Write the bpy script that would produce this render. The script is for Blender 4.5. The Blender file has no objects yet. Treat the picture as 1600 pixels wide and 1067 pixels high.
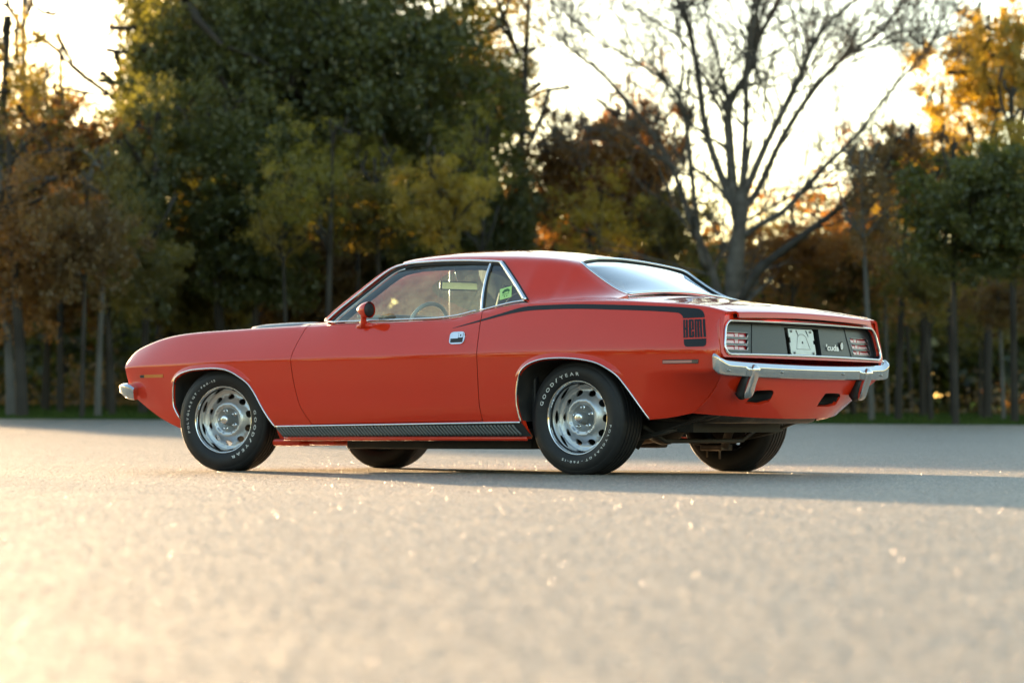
import bpy, math, random
import numpy as np
from mathutils import Vector, Matrix
from mathutils.geometry import delaunay_2d_cdt

# ------------------------------------------------------------------ camera, sky, sun, exposure
SC = bpy.context.scene
COL = SC.collection
CAM = np.array([11.452, -12.869, 0.247])
YAW, PITCH, ROLL = math.radians(-37.3626), math.radians(1.9193), math.radians(-0.1083)
cd = bpy.data.cameras.new("camera"); cam = bpy.data.objects.new("camera", cd); COL.objects.link(cam)
_f = Vector((math.sin(YAW)*math.cos(PITCH), math.cos(YAW)*math.cos(PITCH), math.sin(PITCH)))
_r0 = Vector((math.cos(YAW), -math.sin(YAW), 0)); _u0 = _r0.cross(_f)
_r = _r0*math.cos(ROLL)+_u0*math.sin(ROLL); _u = -_r0*math.sin(ROLL)+_u0*math.cos(ROLL)
cam.matrix_world = Matrix(((_r.x,_u.x,-_f.x,CAM[0]),(_r.y,_u.y,-_f.y,CAM[1]),(_r.z,_u.z,-_f.z,CAM[2]),(0,0,0,1)))
cd.sensor_width = 36.0; cd.lens = 36.0*4150.2/1600; cd.clip_start = 0.05; cd.clip_end = 2500
cd.dof.use_dof = True; cd.dof.focus_distance = 15.0; cd.dof.aperture_fstop = 2.6
SC.camera = cam

SUN_AZ = math.radians(61.9)      # sun stands this far to the left of +Y
SUN_EL = math.radians(5.4)
w = bpy.data.worlds.new("World"); SC.world = w; w.use_nodes = True
nt = w.node_tree; nt.nodes.clear()
sky = nt.nodes.new("ShaderNodeTexSky"); sky.sky_type = 'NISHITA'; sky.sun_disc = False
sky.sun_elevation = SUN_EL; sky.sun_rotation = -SUN_AZ
sky.air_density = 1.0; sky.dust_density = 0.6; sky.ozone_density = 1.5
bg = nt.nodes.new("ShaderNodeBackground"); bg.inputs[1].default_value = 0.11
ow = nt.nodes.new("ShaderNodeOutputWorld")
tint = nt.nodes.new('ShaderNodeMix'); tint.data_type = 'RGBA'; tint.blend_type = 'MULTIPLY'; tint.inputs[0].default_value = 1.0; tint.inputs[7].default_value = (1.07, 1.0, .90, 1)
nt.links.new(sky.outputs[0], tint.inputs[6]); nt.links.new(tint.outputs[2], bg.inputs[0]); nt.links.new(bg.outputs[0], ow.inputs[0])
sl = bpy.data.lights.new("sun", 'SUN'); so = bpy.data.objects.new("sun", sl); COL.objects.link(so)
sl.energy = 5.0; sl.angle = math.radians(0.6); sl.color = (1.0, 0.66, 0.35)
_sd = Vector((-math.sin(SUN_AZ)*math.cos(SUN_EL), math.cos(SUN_AZ)*math.cos(SUN_EL), math.sin(SUN_EL)))
so.rotation_euler = _sd.to_track_quat('Z', 'Y').to_euler(); so.location = (-30, 16, 20)
vs = SC.view_settings; vs.view_transform = 'Standard'; vs.look = 'None'; vs.gamma = 1.0; vs.use_curve_mapping = False
vs.exposure = 3.0

random.seed(7); RNG = np.random.default_rng(7)

# ------------------------------------------------------------------ helpers
def link(o, parent=None):
    COL.objects.link(o)
    if parent is not None: o.parent = parent
    return o
def tag(o, label=None, cat=None, group=None, kind=None):
    if label: o['label'] = label
    if cat: o['category'] = cat
    if group: o['group'] = group
    if kind: o['kind'] = kind
    return o
def empty(name, loc, rz=0.0, parent=None):
    o = bpy.data.objects.new(name, None); o.location = loc; o.rotation_euler = (0,0,rz); o.empty_display_size = .2
    return link(o, parent)
def mesh(name, V, F, mat, parent=None, smooth=True, N=None, loc=None):
    me = bpy.data.meshes.new(name)
    V = np.asarray(V, float)
    me.from_pydata([tuple(v) for v in V], [], [tuple(int(i) for i in f) for f in F])
    for m_ in (mat if isinstance(mat, (list, tuple)) else [mat]):
        me.materials.append(m_)
    if smooth: me.polygons.foreach_set('use_smooth', [True]*len(me.polygons))
    me.update()
    if N is not None: me.normals_split_custom_set_from_vertices([tuple(n) for n in N])
    o = bpy.data.objects.new(name, me)
    if loc is not None: o.location = loc
    return link(o, parent)
def meshfast(name, V, F, mat, parent=None, smooth=False, matidx=None):
    """uniform polygons from arrays"""
    V = np.asarray(V, np.float32); F = np.asarray(F, np.int32); n, k = F.shape
    me = bpy.data.meshes.new(name)
    me.vertices.add(len(V)); me.vertices.foreach_set('co', V.ravel())
    me.loops.add(n*k); me.loops.foreach_set('vertex_index', F.ravel())
    me.polygons.add(n); me.polygons.foreach_set('loop_start', np.arange(0, n*k, k, dtype=np.int32))
    me.polygons.foreach_set('loop_total', np.full(n, k, np.int32))
    me.polygons.foreach_set('use_smooth', np.full(n, smooth))
    for m_ in (mat if isinstance(mat, (list, tuple)) else [mat]): me.materials.append(m_)
    if matidx is not None: me.polygons.foreach_set('material_index', np.asarray(matidx, np.int32))
    me.update(calc_edges=True)
    o = bpy.data.objects.new(name, me)
    return link(o, parent)
def unit(a):
    return a/np.maximum(np.linalg.norm(a, axis=-1, keepdims=True), 1e-12)
def pch(xs, ys):
    xs = np.array(xs, float); ys = np.array(ys, float); h = np.diff(xs); d = np.diff(ys)/h
    m = np.zeros(len(xs)); m[0] = d[0]; m[-1] = d[-1]
    for i in range(1, len(xs)-1):
        if d[i-1]*d[i] > 0:
            w1 = 2*h[i]+h[i-1]; w2 = h[i]+2*h[i-1]; m[i] = (w1+w2)/(w1/d[i-1]+w2/d[i])
    def f(x):
        x = np.asarray(x, float); i = np.clip(np.searchsorted(xs, x)-1, 0, len(xs)-2)
        lo = x < xs[0]; hi = x > xs[-1]; t = np.clip((x-xs[i])/h[i], 0, 1)
        r = ((1+2*t)*(1-t)**2)*ys[i]+t*(1-t)**2*h[i]*m[i]+t*t*(3-2*t)*ys[i+1]+t*t*(t-1)*h[i]*m[i+1]
        return r+np.where(lo, (x-xs[0])*m[0], 0)+np.where(hi, (x-xs[-1])*m[-1], 0)
    return f
def inside(P, poly):
    x, y = P[:,0], P[:,1]; r = np.zeros(len(P), bool)
    for (x1,y1),(x2,y2) in zip(poly, np.roll(poly, -1, axis=0)):
        if y1 == y2: continue
        c = ((y1 > y) != (y2 > y)) & (x < (x2-x1)*(y-y1)/(y2-y1)+x1); r ^= c
    return r
def segdist(P, pl, closed=True):
    pl = np.asarray(pl, float); A = pl if closed else pl[:-1]; B = np.roll(pl, -1, axis=0) if closed else pl[1:]
    D = np.full(len(P), 1e9)
    for a, b in zip(A, B):
        ab = b-a; L = ab@ab
        t = np.clip(((P-a)@ab)/max(L, 1e-12), 0, 1); D = np.minimum(D, np.linalg.norm(P-a-t[:,None]*ab, axis=1))
    return D
def dens(pl, h, closed=True):
    pl = [np.array(q, float) for q in pl]; out = []
    n = len(pl) if closed else len(pl)-1
    for i in range(n):
        a, b = pl[i], pl[(i+1) % len(pl)]; k = max(1, int(math.ceil(np.linalg.norm(b-a)/h)))
        out += [a+(b-a)*j/k for j in range(k)]
    if not closed: out.append(pl[-1])
    return np.array(out)
def smoothpl(pl, n=4, closed=False):
    """catmull-rom through the points"""
    P = np.array(pl, float); out = []; m = len(P)
    rng = range(m if closed else m-1)
    for i in rng:
        g = lambda k: P[k % m] if closed else P[min(max(k, 0), m-1)]
        p0, p1, p2, p3 = g(i-1), g(i), g(i+1), g(i+2)
        for j in range(n):
            t = j/n
            out.append(.5*(2*p1+(p2-p0)*t+(2*p0-5*p1+4*p2-p3)*t*t+(3*p1-p0-3*p2+p3)*t**3))
    if not closed: out.append(P[-1])
    return np.array(out)
def rrect(a0, b0, a1, b1, r, n=5):
    out = []
    for cx, cy, s in ((a1-r, b1-r, 0), (a0+r, b1-r, 1), (a0+r, b0+r, 2), (a1-r, b0+r, 3)):
        for j in range(n+1):
            t = math.pi/2*(s+j/n); out.append((cx+r*math.cos(t), cy+r*math.sin(t)))
    return out
def fn_normals(fn, P, e=1e-3):
    a, b = P[:,0], P[:,1]
    da = fn(a+e, b)-fn(a-e, b); db = fn(a, b+e)-fn(a, b-e)
    return unit(np.cross(da, db))
def panel(name, fn, outer, mat, parent, holes=(), lines=(), ha=.05, hb=.04, hbd=.02, thick=.012, out=(0,-1,0.2), mirror=False, off=0.0, hemcol=None):
    """fill a 2D outline (with holes) with a grid, map it through fn(a,b) and give it a hem"""
    outer = dens(outer, hbd); holes = [dens(q, hbd*.6) for q in holes]
    lines = [dens(l, hbd, False) for l in lines]
    lo, hi = outer.min(0), outer.max(0)
    ga, gb = np.meshgrid(np.arange(lo[0]+ha*.5, hi[0], ha), np.arange(lo[1]+hb*.5, hi[1], hb))
    G = np.stack([ga.ravel(), gb.ravel()], 1)
    def ok(Q):
        m = inside(Q, outer)
        for q in holes: m &= ~inside(Q, q)
        return m
    G = G[ok(G)]
    sc = np.array([1, 1])
    for q in [outer]+holes: G = G[segdist(G, q) > min(ha, hb)*.35]
    for l in lines: G = G[segdist(G, l, False) > min(ha, hb)*.3] if len(G) else G
    lines = [l[ok(l)] if True else l for l in lines]
    V = []; E = []; rings = []
    for q in [outer]+holes:
        s = len(V); V += [tuple(p) for p in q]; n = len(q); E += [(s+i, s+(i+1) % n) for i in range(n)]
    for l in lines:
        if len(l) < 2: continue
        D = np.minimum.reduce([segdist(l, q) for q in [outer]+holes])
        l = l[D > hbd*.3]
        s = len(V); V += [tuple(p) for p in l]
        E += [(s+i, s+i+1) for i in range(len(l)-1) if np.linalg.norm(l[i+1]-l[i]) < hbd*2.2]
    V += [tuple(p) for p in G]
    vo, _, fo, _, _, _ = delaunay_2d_cdt([Vector(v) for v in V], E, [], 0, 1e-6)
    P = np.array([(v[0], v[1]) for v in vo]); F = np.array([f for f in fo if len(f) == 3])
    F = F[ok(P[F].mean(1))]
    used = np.unique(F); mp = -np.ones(len(P), int); mp[used] = np.arange(len(used)); P = P[used]; F = mp[F]
    X = fn(P[:,0], P[:,1]); N = fn_normals(fn, P)
    if (N@np.array(out)).sum() < 0: N = -N
    X = X+N*off
    fnrm = np.cross(X[F[:,1]]-X[F[:,0]], X[F[:,2]]-X[F[:,0]])
    fl = (fnrm*N[F[:,0]]).sum(1) < 0; F[fl] = F[fl][:, ::-1]
    XX = [X]; NN = [N]; FF = [list(f) for f in F]
    if thick > 0:
        # boundary edges
        ed = {}
        for f in F:
            for i in range(3):
                a, b = int(f[i]), int(f[(i+1) % 3]); ed[(a, b)] = 1
        bd = [(a, b) for (a, b) in ed if (b, a) not in ed]
        nx = {a: b for a, b in bd}
        base = len(X); k = 0; Hv = []; Hn = []
        acc = {}
        for a, b in bd:
            d = np.cross(X[b]-X[a], N[a]); d = d/max(np.linalg.norm(d), 1e-9)
            acc[a] = acc.get(a, 0)+d; acc[b] = acc.get(b, 0)+d
        idx = {}
        for a in acc:
            d = acc[a]/max(np.linalg.norm(acc[a]), 1e-9); idx[a] = base+len(Hv)
            Hv += [X[a], X[a]-N[a]*thick]; Hn += [d, d]
        for a, b in bd:
            FF.append([idx[b], idx[a], idx[a]+1, idx[b]+1])
        XX.append(np.array(Hv)); NN.append(np.array(Hn))
    X = np.concatenate(XX); N = np.concatenate(NN)
    if mirror:
        X = X*np.array([1,-1,1]); N = N*np.array([1,-1,1]); FF = [f[::-1] for f in FF]
    return mesh(name, X, FF, mat, parent, True, N)
def tube(name, pts, r, mat, parent, n=8, closed=False, flat=None, cap=True, up=None, bank=0):
    """swept round or flat (w,h) bar; r number or list"""
    P = np.asarray(pts, float); m = len(P)
    if closed: T = np.roll(P, -1, 0)-np.roll(P, 1, 0)
    else: T = np.gradient(P, axis=0)
    T = unit(T); upv = np.array(up if up is not None else (0,0,1.0))
    S = np.cross(T, upv); bad = np.linalg.norm(S, axis=1) < 1e-3; S[bad] = np.cross(T[bad], np.array([0,1.,0])); S = unit(S); U = np.cross(S, T)
    rr = np.broadcast_to(np.asarray(r, float), (m,))
    a = np.arange(n)/n*2*math.pi
    if flat is None: ca, sa = np.cos(a), np.sin(a)
    else:
        ca = np.sign(np.cos(a+math.pi/n))*np.abs(np.cos(a+math.pi/n))**.5*flat[0]; sa = np.sign(np.sin(a+math.pi/n))*np.abs(np.sin(a+math.pi/n))**.5*flat[1]
    V = (P[:,None]+rr[:,None,None]*(S[:,None]*ca[None,:,None]+U[:,None]*sa[None,:,None])).reshape(-1,3)
    F = []
    for i in range(m if closed else m-1):
        j = (i+1) % m
        for k in range(n):
            l = (k+1) % n; F.append((i*n+k, i*n+l, j*n+l, j*n+k))
    if cap and not closed:
        F.append(tuple(range(n))[::-1]); F.append(tuple((m-1)*n+k for k in range(n)))
    if name is None: return V, F
    return mesh(name, V, F, mat, parent, True)
def lathe(prof, n=64, axis='y'):
    """prof: list of (a, r); a along -y (outward on the near side)"""
    P = np.asarray(prof, float); m = len(P); t = np.arange(n)/n*2*math.pi
    V = np.stack([P[:,1][:,None]*np.cos(t), -np.broadcast_to(P[:,0][:,None], (m, n)), P[:,1][:,None]*np.sin(t)], -1).reshape(-1,3)
    F = [(i*n+k, i*n+(k+1) % n, (i+1)*n+(k+1) % n, (i+1)*n+k) for i in range(m-1) for k in range(n)]
    return V, F
def merge(parts):
    V = []; F = []; s = 0
    for v, f in parts:
        V.append(np.asarray(v, float)); F += [tuple(i+s for i in q) for q in f]; s += len(v)
    return np.concatenate(V), F
def box(x0, x1, y0, y1, z0, z1, bev=0.0):
    if bev <= 0:
        V = [(x,y,z) for x in (x0,x1) for y in (y0,y1) for z in (z0,z1)]
        return np.array(V, float), [(0,1,3,2),(4,6,7,5),(0,4,5,1),(2,3,7,6),(0,2,6,4),(1,5,7,3)]
    # chamfered box: lathe-like stack of rounded outlines
    b = min(bev, (x1-x0)/2.01, (y1-y0)/2.01, (z1-z0)/2.01); V = []; F = []
    lay = [(z0, b), (z0+b*.3, b*.3), (z0+b, 0), (z1-b, 0), (z1-b*.3, b*.3), (z1, b)]
    n = 12
    for z, i in lay:
        for p in rrect(x0+i, y0+i, x1-i, y1-i, b, 2): V.append((p[0], p[1], z))
    n = len(rrect(0, 0, 1, 1, .1, 2))
    for k in range(len(lay)-1):
        for j in range(n): F.append((k*n+j, k*n+(j+1) % n, (k+1)*n+(j+1) % n, (k+1)*n+j))
    F.append(tuple(range(n))[::-1]); F.append(tuple((len(lay)-1)*n+j for j in range(n)))
    return np.array(V, float), F
def edge_split(o, ang=40):
    me = o.data
    try: me.set_sharp_from_angle(angle=math.radians(ang))
    except Exception: pass
    return o

# ------------------------------------------------------------------ materials
def mat(name, col, rough=.5, metal=0.0, coat=0.0, spec=.5, **kw):
    m = bpy.data.materials.new(name); m.use_nodes = True
    b = m.node_tree.nodes['Principled BSDF']
    b.inputs['Base Color'].default_value = (*col, 1); b.inputs['Roughness'].default_value = rough
    b.inputs['Metallic'].default_value = metal; b.inputs['Coat Weight'].default_value = coat
    b.inputs['Coat Roughness'].default_value = kw.get('cr', .02); b.inputs['Specular IOR Level'].default_value = spec
    return m
def noise_col(m, c1, c2, scale, detail=3, rough=None, bump=0.0, bscale=None):
    t = m.node_tree; b = t.nodes['Principled BSDF']
    tc = t.nodes.new('ShaderNodeTexCoord'); n = t.nodes.new('ShaderNodeTexNoise'); n.inputs['Scale'].default_value = scale; n.inputs['Detail'].default_value = detail
    r = t.nodes.new('ShaderNodeValToRGB'); r.color_ramp.elements[0].position = .3; r.color_ramp.elements[1].position = .7
    r.color_ramp.elements[0].color = (*c1, 1); r.color_ramp.elements[1].color = (*c2, 1)
    t.links.new(tc.outputs['Object'], n.inputs['Vector']); t.links.new(n.outputs['Fac'], r.inputs['Fac']); t.links.new(r.outputs['Color'], b.inputs['Base Color'])
    if rough is not None:
        mr = t.nodes.new('ShaderNodeMapRange'); mr.inputs['To Min'].default_value = rough[0]; mr.inputs['To Max'].default_value = rough[1]
        t.links.new(n.outputs['Fac'], mr.inputs['Value']); t.links.new(mr.outputs['Result'], b.inputs['Roughness'])
    if bump > 0:
        n2 = t.nodes.new('ShaderNodeTexNoise'); n2.inputs['Scale'].default_value = bscale or scale*4; n2.inputs['Detail'].default_value = 2
        bp = t.nodes.new('ShaderNodeBump'); bp.inputs['Strength'].default_value = bump; bp.inputs['Distance'].default_value = .01
        t.links.new(tc.outputs['Object'], n2.inputs['Vector']); t.links.new(n2.outputs['Fac'], bp.inputs['Height']); t.links.new(bp.outputs['Normal'], b.inputs['Normal'])
    return m
M = {}
M['paint'] = mat('red_paint', (.60, .034, .010), .4, 0, 1.0, .05); M['paint'].node_tree.nodes['Principled BSDF'].inputs['Coat IOR'].default_value = 1.55
noise_col(M['paint'], (.58, .0285, .0062), (.60, .0295, .0066), 3.0)
M['stripe'] = mat('black_stripe', (.010, .012, .014), .45, 0, 0, .3)
M['chrome'] = mat('chrome', (.86, .86, .87), .05, 1.0)
noise_col(M['chrome'], (.70, .70, .71), (.75, .75, .75), 12, rough=(.03, .09))
M['steel'] = mat('stainless_trim', (.75, .75, .76), .16, 1.0)
noise_col(M['steel'], (.72, .72, .73), (.78, .78, .79), 30, rough=(.12, .2))
M['argent'] = mat('silver_wheel_paint', (.50, .51, .52), .30, .75, .3)
noise_col(M['argent'], (.47, .48, .49), (.53, .54, .55), 40, rough=(.26, .36))
M['argent_dark'] = mat('grey_wheel_centre', (.28, .29, .29), .42, .6)
noise_col(M['argent_dark'], (.26, .27, .27), (.30, .31, .31), 60, rough=(.38, .48))
M['rubber'] = mat('tyre_rubber', (.016, .016, .017), .52, 0, 0, .35)
noise_col(M['rubber'], (.010, .010, .011), (.016, .0155, .0155), 25, rough=(.46, .62), bump=.08, bscale=400)
M['letter'] = mat('white_tyre_lettering', (.72, .71, .68), .6)
M['black'] = mat('satin_black', (.018, .019, .020), .42)
noise_col(M['black'], (.016, .017, .018), (.021, .022, .023), 60, rough=(.38, .48), bump=.03, bscale=500)
M['tailblack'] = mat('tail_panel_black', (.022, .026, .029), .36, 0, .1)
noise_col(M['tailblack'], (.021, .025, .028), (.024, .028, .031), 40, rough=(.33, .40))
M['seal'] = mat('seal_and_shade_black', (.010, .010, .010), .6)  # rubber seals, and black that stands in for shade in gaps and recesses
M['under'] = mat('underbody_black', (.020, .018, .016), .75)
noise_col(M['under'], (.014, .013, .012), (.034, .029, .024), 14, rough=(.6, .85))
M['iron'] = mat('bare_iron', (.14, .11, .09), .45, .7)
noise_col(M['iron'], (.10, .08, .065), (.20, .16, .13), 20, rough=(.35, .6))
M['dark'] = mat('interior_vinyl', (.018, .018, .019), .5)
noise_col(M['dark'], (.015, .015, .016), (.022, .022, .023), 30, bump=.08, bscale=250)
M['cream'] = mat('pale_instrument_trim', (.55, .56, .55), .35)
M['zinc'] = mat('zinc_plate', (.50, .53, .52), .38, .55)
noise_col(M['zinc'], (.46, .49, .48), (.55, .58, .57), 18, rough=(.32, .5), bump=.04, bscale=120)
M['bolt'] = mat('bolt_steel', (.35, .34, .32), .35, .9)
M['amber'] = mat('amber_lens', (.55, .17, .02), .12, 0, .6)
M['redlens'] = mat('red_lens', (.55, .018, .028), .12, 0, .8)
M['clearlens'] = mat('pale_lens', (.48,.22,.18), .12, 0, .6)
M['louvre'] = mat('louvre_black', (.10,.10,.10), .32)
noise_col(M['louvre'], (.090,.094,.092), (.11,.115,.112), 60, rough=(.28,.38))
M['reflector'] = mat('lamp_reflector', (.70, .44, .44), .22, .3)
M['sticker'] = mat('green_sticker', (.42, .68, .22), .5)
M['stickdark'] = mat('sticker_print', (.03, .12, .03), .5)
M['white'] = mat('white_enamel', (.80, .80, .78), .3)
def glass(name, tint, refl=1.0, haze=0.0, hazecol=(.8,.85,.8)):
    m = bpy.data.materials.new(name); m.use_nodes = True; t = m.node_tree; t.nodes.clear()
    o = t.nodes.new('ShaderNodeOutputMaterial'); tr = t.nodes.new('ShaderNodeBsdfTransparent'); tr.inputs[0].default_value = (*tint, 1)
    g = t.nodes.new('ShaderNodeBsdfGlossy'); g.inputs['Roughness'].default_value = .015; g.inputs['Color'].default_value = (.97,.98,1,1)
    ge = t.nodes.new('ShaderNodeNewGeometry'); dp = t.nodes.new('ShaderNodeVectorMath'); dp.operation = 'DOT_PRODUCT'; t.links.new(ge.outputs['Normal'], dp.inputs[0]); t.links.new(ge.outputs['Incoming'], dp.inputs[1])
    def mth(op, *v):
        n_ = t.nodes.new('ShaderNodeMath'); n_.operation = op
        for i_, q_ in enumerate(v):
            if isinstance(q_, (int, float)): n_.inputs[i_].default_value = q_
            else: t.links.new(q_, n_.inputs[i_])
        return n_.outputs[0]
    fr = mth('ADD', mth('MULTIPLY', mth('POWER', mth('SUBTRACT', 1.0, mth('ABSOLUTE', dp.outputs['Value'])), 5.0), .95), .045)
    mul = t.nodes.new('ShaderNodeMath'); mul.operation = 'MULTIPLY'; mul.inputs[1].default_value = 1.9*refl; mul.use_clamp = True
    mx = t.nodes.new('ShaderNodeMixShader'); t.links.new(fr, mul.inputs[0]); t.links.new(mul.outputs[0], mx.inputs[0])
    base = tr.outputs[0]
    if haze > 0:
        d = t.nodes.new('ShaderNodeBsdfTranslucent'); d.inputs[0].default_value = (*hazecol, 1)
        d2 = t.nodes.new('ShaderNodeBsdfDiffuse'); d2.inputs[0].default_value = (*hazecol, 1)
        ad = t.nodes.new('ShaderNodeMixShader'); ad.inputs[0].default_value = .5; t.links.new(d.outputs[0], ad.inputs[1]); t.links.new(d2.outputs[0], ad.inputs[2])
        tc = t.nodes.new('ShaderNodeTexCoord'); nz = t.nodes.new('ShaderNodeTexNoise'); nz.inputs['Scale'].default_value = 9; nz.inputs['Detail'].default_value = 4
        mr = t.nodes.new('ShaderNodeMapRange'); mr.inputs['From Min'].default_value = .3; mr.inputs['From Max'].default_value = .7; mr.inputs['To Min'].default_value = haze*.4; mr.inputs['To Max'].default_value = haze*1.5
        t.links.new(tc.outputs['Object'], nz.inputs['Vector']); t.links.new(nz.outputs['Fac'], mr.inputs['Value'])
        mm = t.nodes.new('ShaderNodeMixShader'); t.links.new(mr.outputs['Result'], mm.inputs[0]); t.links.new(base, mm.inputs[1]); t.links.new(ad.outputs[0], mm.inputs[2]); base = mm.outputs[0]
    t.links.new(base, mx.inputs[1]); t.links.new(g.outputs[0], mx.inputs[2]); t.links.new(mx.outputs[0], o.inputs['Surface'])
    return m
M['glass'] = glass('side_glass', (.74,.84,.79), 1.0, .03)
M['qglass'] = glass('darkened_quarter_glass', (.30,.37,.37), 1.0, .02)  # tint darkened to imitate the dark view through this window
M['wglass'] = glass('windscreen_glass', (.72,.82,.77), 1.0, .075, (.58,.70,.62))
M['bglass'] = glass('rear_window_glass', (.42,.52,.54), 1.35, .03)
M['mirror'] = mat('mirror_face', (.44,.44,.42), .08, 1.0)

# ------------------------------------------------------------------ the car: body surfaces (x to the rear, near side is -y)
zc = pch([-.86,-.8,-.213,.666,1.354,2.09,2.706,3.31,3.69,3.78], [.655,.658,.674,.684,.686,.689,.690,.688,.681,.676])
yc = pch([-.92,-.80,-.6,-.3,0,.5,1.3,2.2,2.7,3.2,3.45,3.56,3.63,3.67,3.70,3.74], [.835,.868,.898,.918,.930,.942,.949,.951,.952,.947,.939,.930,.914,.894,.868,.82])
zb = pch([-.92,-.86,-.827,-.7,-.54,-.38,-.2,0,.3,.7,1.0,1.4,1.7,1.87,2.03,2.21,2.35,2.7,3.03,3.23,3.4,3.59,3.66,3.72,3.78],
 [.66,.715,.75,.80,.838,.858,.868,.873,.880,.886,.893,.893,.894,.905,.932,.958,.972,.972,.963,.950,.938,.915,.897,.877,.85])
yb = pch([-.92,-.8,-.5,0,.7,1.0,1.7,2.3,2.7,3.2,3.5,3.65,3.72,3.78], [.77,.79,.80,.805,.83,.845,.852,.862,.866,.860,.848,.832,.808,.77])
crown = pch([-.92,-.3,.6,1.0,2.3,2.6,2.95,3.4,3.7], [.01,.03,.035,0,0,.03,.055,.03,.018])
ARCH_F = [(-.3104,.3237),(-.3535,.3962),(-.3609,.4504),(-.355,.5226),(-.3322,.5673),(-.2712,.6049),(-.1787,.6258),(-.063,.6331),(.0323,.6345),(.132,.6233),(.2179,.5932),(.2917,.5462),(.3479,.4878),(.4052,.4045),(.4593,.3248),(.4976,.2721)]
ARCH_R = [(2.3897,.298),(2.3830,.3305),(2.3745,.3916),(2.3745,.4479),(2.3832,.5091),(2.4000,.5522),(2.4383,.5963),(2.4985,.6277),(2.5849,.6462),(2.7000,.6500),(2.7922,.645),(2.865,.6359),(2.9374,.6206),(2.9988,.5961),(3.0553,.5607),(3.1014,.5145),(3.1452,.4629),(3.1871,.4066),(3.2203,.3527),(3.2462,.3052)]
ARF = smoothpl(ARCH_F, 3); ARR = smoothpl(ARCH_R, 3)
def Y0(x, z):
    c = yc(x); dz = zc(x)-z; rear = np.maximum(0, x-3.1); fr = np.maximum(0, -.35-x)
    lo = c-.05*dz-.13*np.maximum(0, .385-z)-.5*np.maximum(0, .34-z)**1.5-rear**2*np.maximum(dz-.12, 0)*5.2-fr**2*np.maximum(dz, 0)*.6
    w_ = c-yb(x); h = zb(x)-zc(x); u = np.clip((z-zc(x))/np.maximum(h, .03), -1, 1.3)
    g = .75*u+.25*np.maximum(u, 0)**2
    up = c-w_*g; k = .0025; m = np.minimum(lo, up)
    return m-k*np.log1p(np.exp(-np.abs(lo-up)/k))
FW = .028
def Yf(x, z):
    x = np.asarray(x, float); z = np.asarray(z, float); y = Y0(x, z)
    P = np.stack([x, z], 1)
    for A in (ARF, ARR):
        near = (x > A[:,0].min()-.06) & (x < A[:,0].max()+.06) & (z < .72)
        if near.any():
            d = segdist(P[near], A, False); d = np.where(inside(P[near], A), -d, d); q = np.maximum(0, 1-d/FW)*np.clip((z[near]-.535)/.05, 0, 1)
            y[near] += .017*q
    return y
def Ztop(x, y):
    return zb(x)+crown(x)*(1-(y/yb(x))**2)
RB = .022
def S(x, t, flare=True):
    x = np.asarray(x, float); t = np.asarray(t, float); b = zb(x); y = np.zeros_like(x); z = np.zeros_like(x)
    s = t <= b-RB; y[s] = (Yf if flare else Y0)(x[s], t[s]); z[s] = t[s]
    c = (t > b-RB) & (t < b+RB)
    if c.any():
        xs = x[c]; B0 = b[c]; u = (t[c]-B0+RB)/(2*RB); ya = Y0(xs, B0-RB); yk = ya-(Y0(xs, B0-RB-.002)-ya)*RB/.002; y2 = yb(xs)-RB; z2 = Ztop(xs, y2)
        y[c] = (1-u)**2*ya+2*u*(1-u)*yk+u*u*y2; z[c] = (1-u)**2*(B0-RB)+2*u*(1-u)*B0+u*u*z2
    s = t >= b+RB; y[s] = yb(x[s])-(t[s]-b[s]); z[s] = Ztop(x[s], y[s])
    return np.stack([x, -y, z], 1)
def onside(pts, off=0.0):
    p = np.array(pts, float); q = S(p[:,0], p[:,1]); 
    if off:
        q = q+fn_normals(lambda a, b: S(a, b), p)*(-off if (fn_normals(lambda a, b: S(a, b), p)[:,1] > 0).mean() > .5 else off)
    return q

CAR = empty("muscle_car", (0,0,0))
tag(CAR, "red two-door muscle car with black side stripes and silver wheels parked on the lot", "car")
Pt = M['paint']
DF = [(.703,.900),(.6997,.882),(.6825,.8032),(.6690,.735),(.6665,.700),(.6660,.6716),(.6680,.64),(.6725,.6071),(.6869,.5297),(.7122,.4408),(.7384,.3817),(.7716,.3342),(.8080,.2864)]
DF = [tuple(q) for q in smoothpl(DF, 2)]
DR = [(2.0680,.9345),(2.0740,.9088),(2.0775,.8710),(2.0882,.7873),(2.0948,.7208),(2.0972,.6878),(2.0986,.6038),(2.1004,.5125),(2.1043,.4016),(2.1108,.3483),(2.1145,.3045)]
DR = [tuple(q) for q in smoothpl(DR, 2)]
G = .0028
chl = lambda x0, x1: [[(x, float(zc(x))+d) for x in np.arange(x0, x1, .05)] for d in (-.016, -.007, 0, .007, .016)]
def offl(A, d, z0=.50):
    A = np.array(A); T = unit(np.gradient(A, axis=0)); Nn = np.stack([-T[:,1], T[:,0]], 1)
    q = A+Nn*d; return q[A[:,1] > z0]
def top(x, y): return (x, float(zb(x)+yb(x)-y))
def sidepair(name, outer, lines, holes=(), label=None):
    res = []
    for mir in (False, True):
        o = panel(name, lambda a, b: S(a, b), outer, Pt, CAR, holes, lines, ha=.05, hb=.03, hbd=.018, thick=.016, mirror=mir); res.append(o)
    return res
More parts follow.
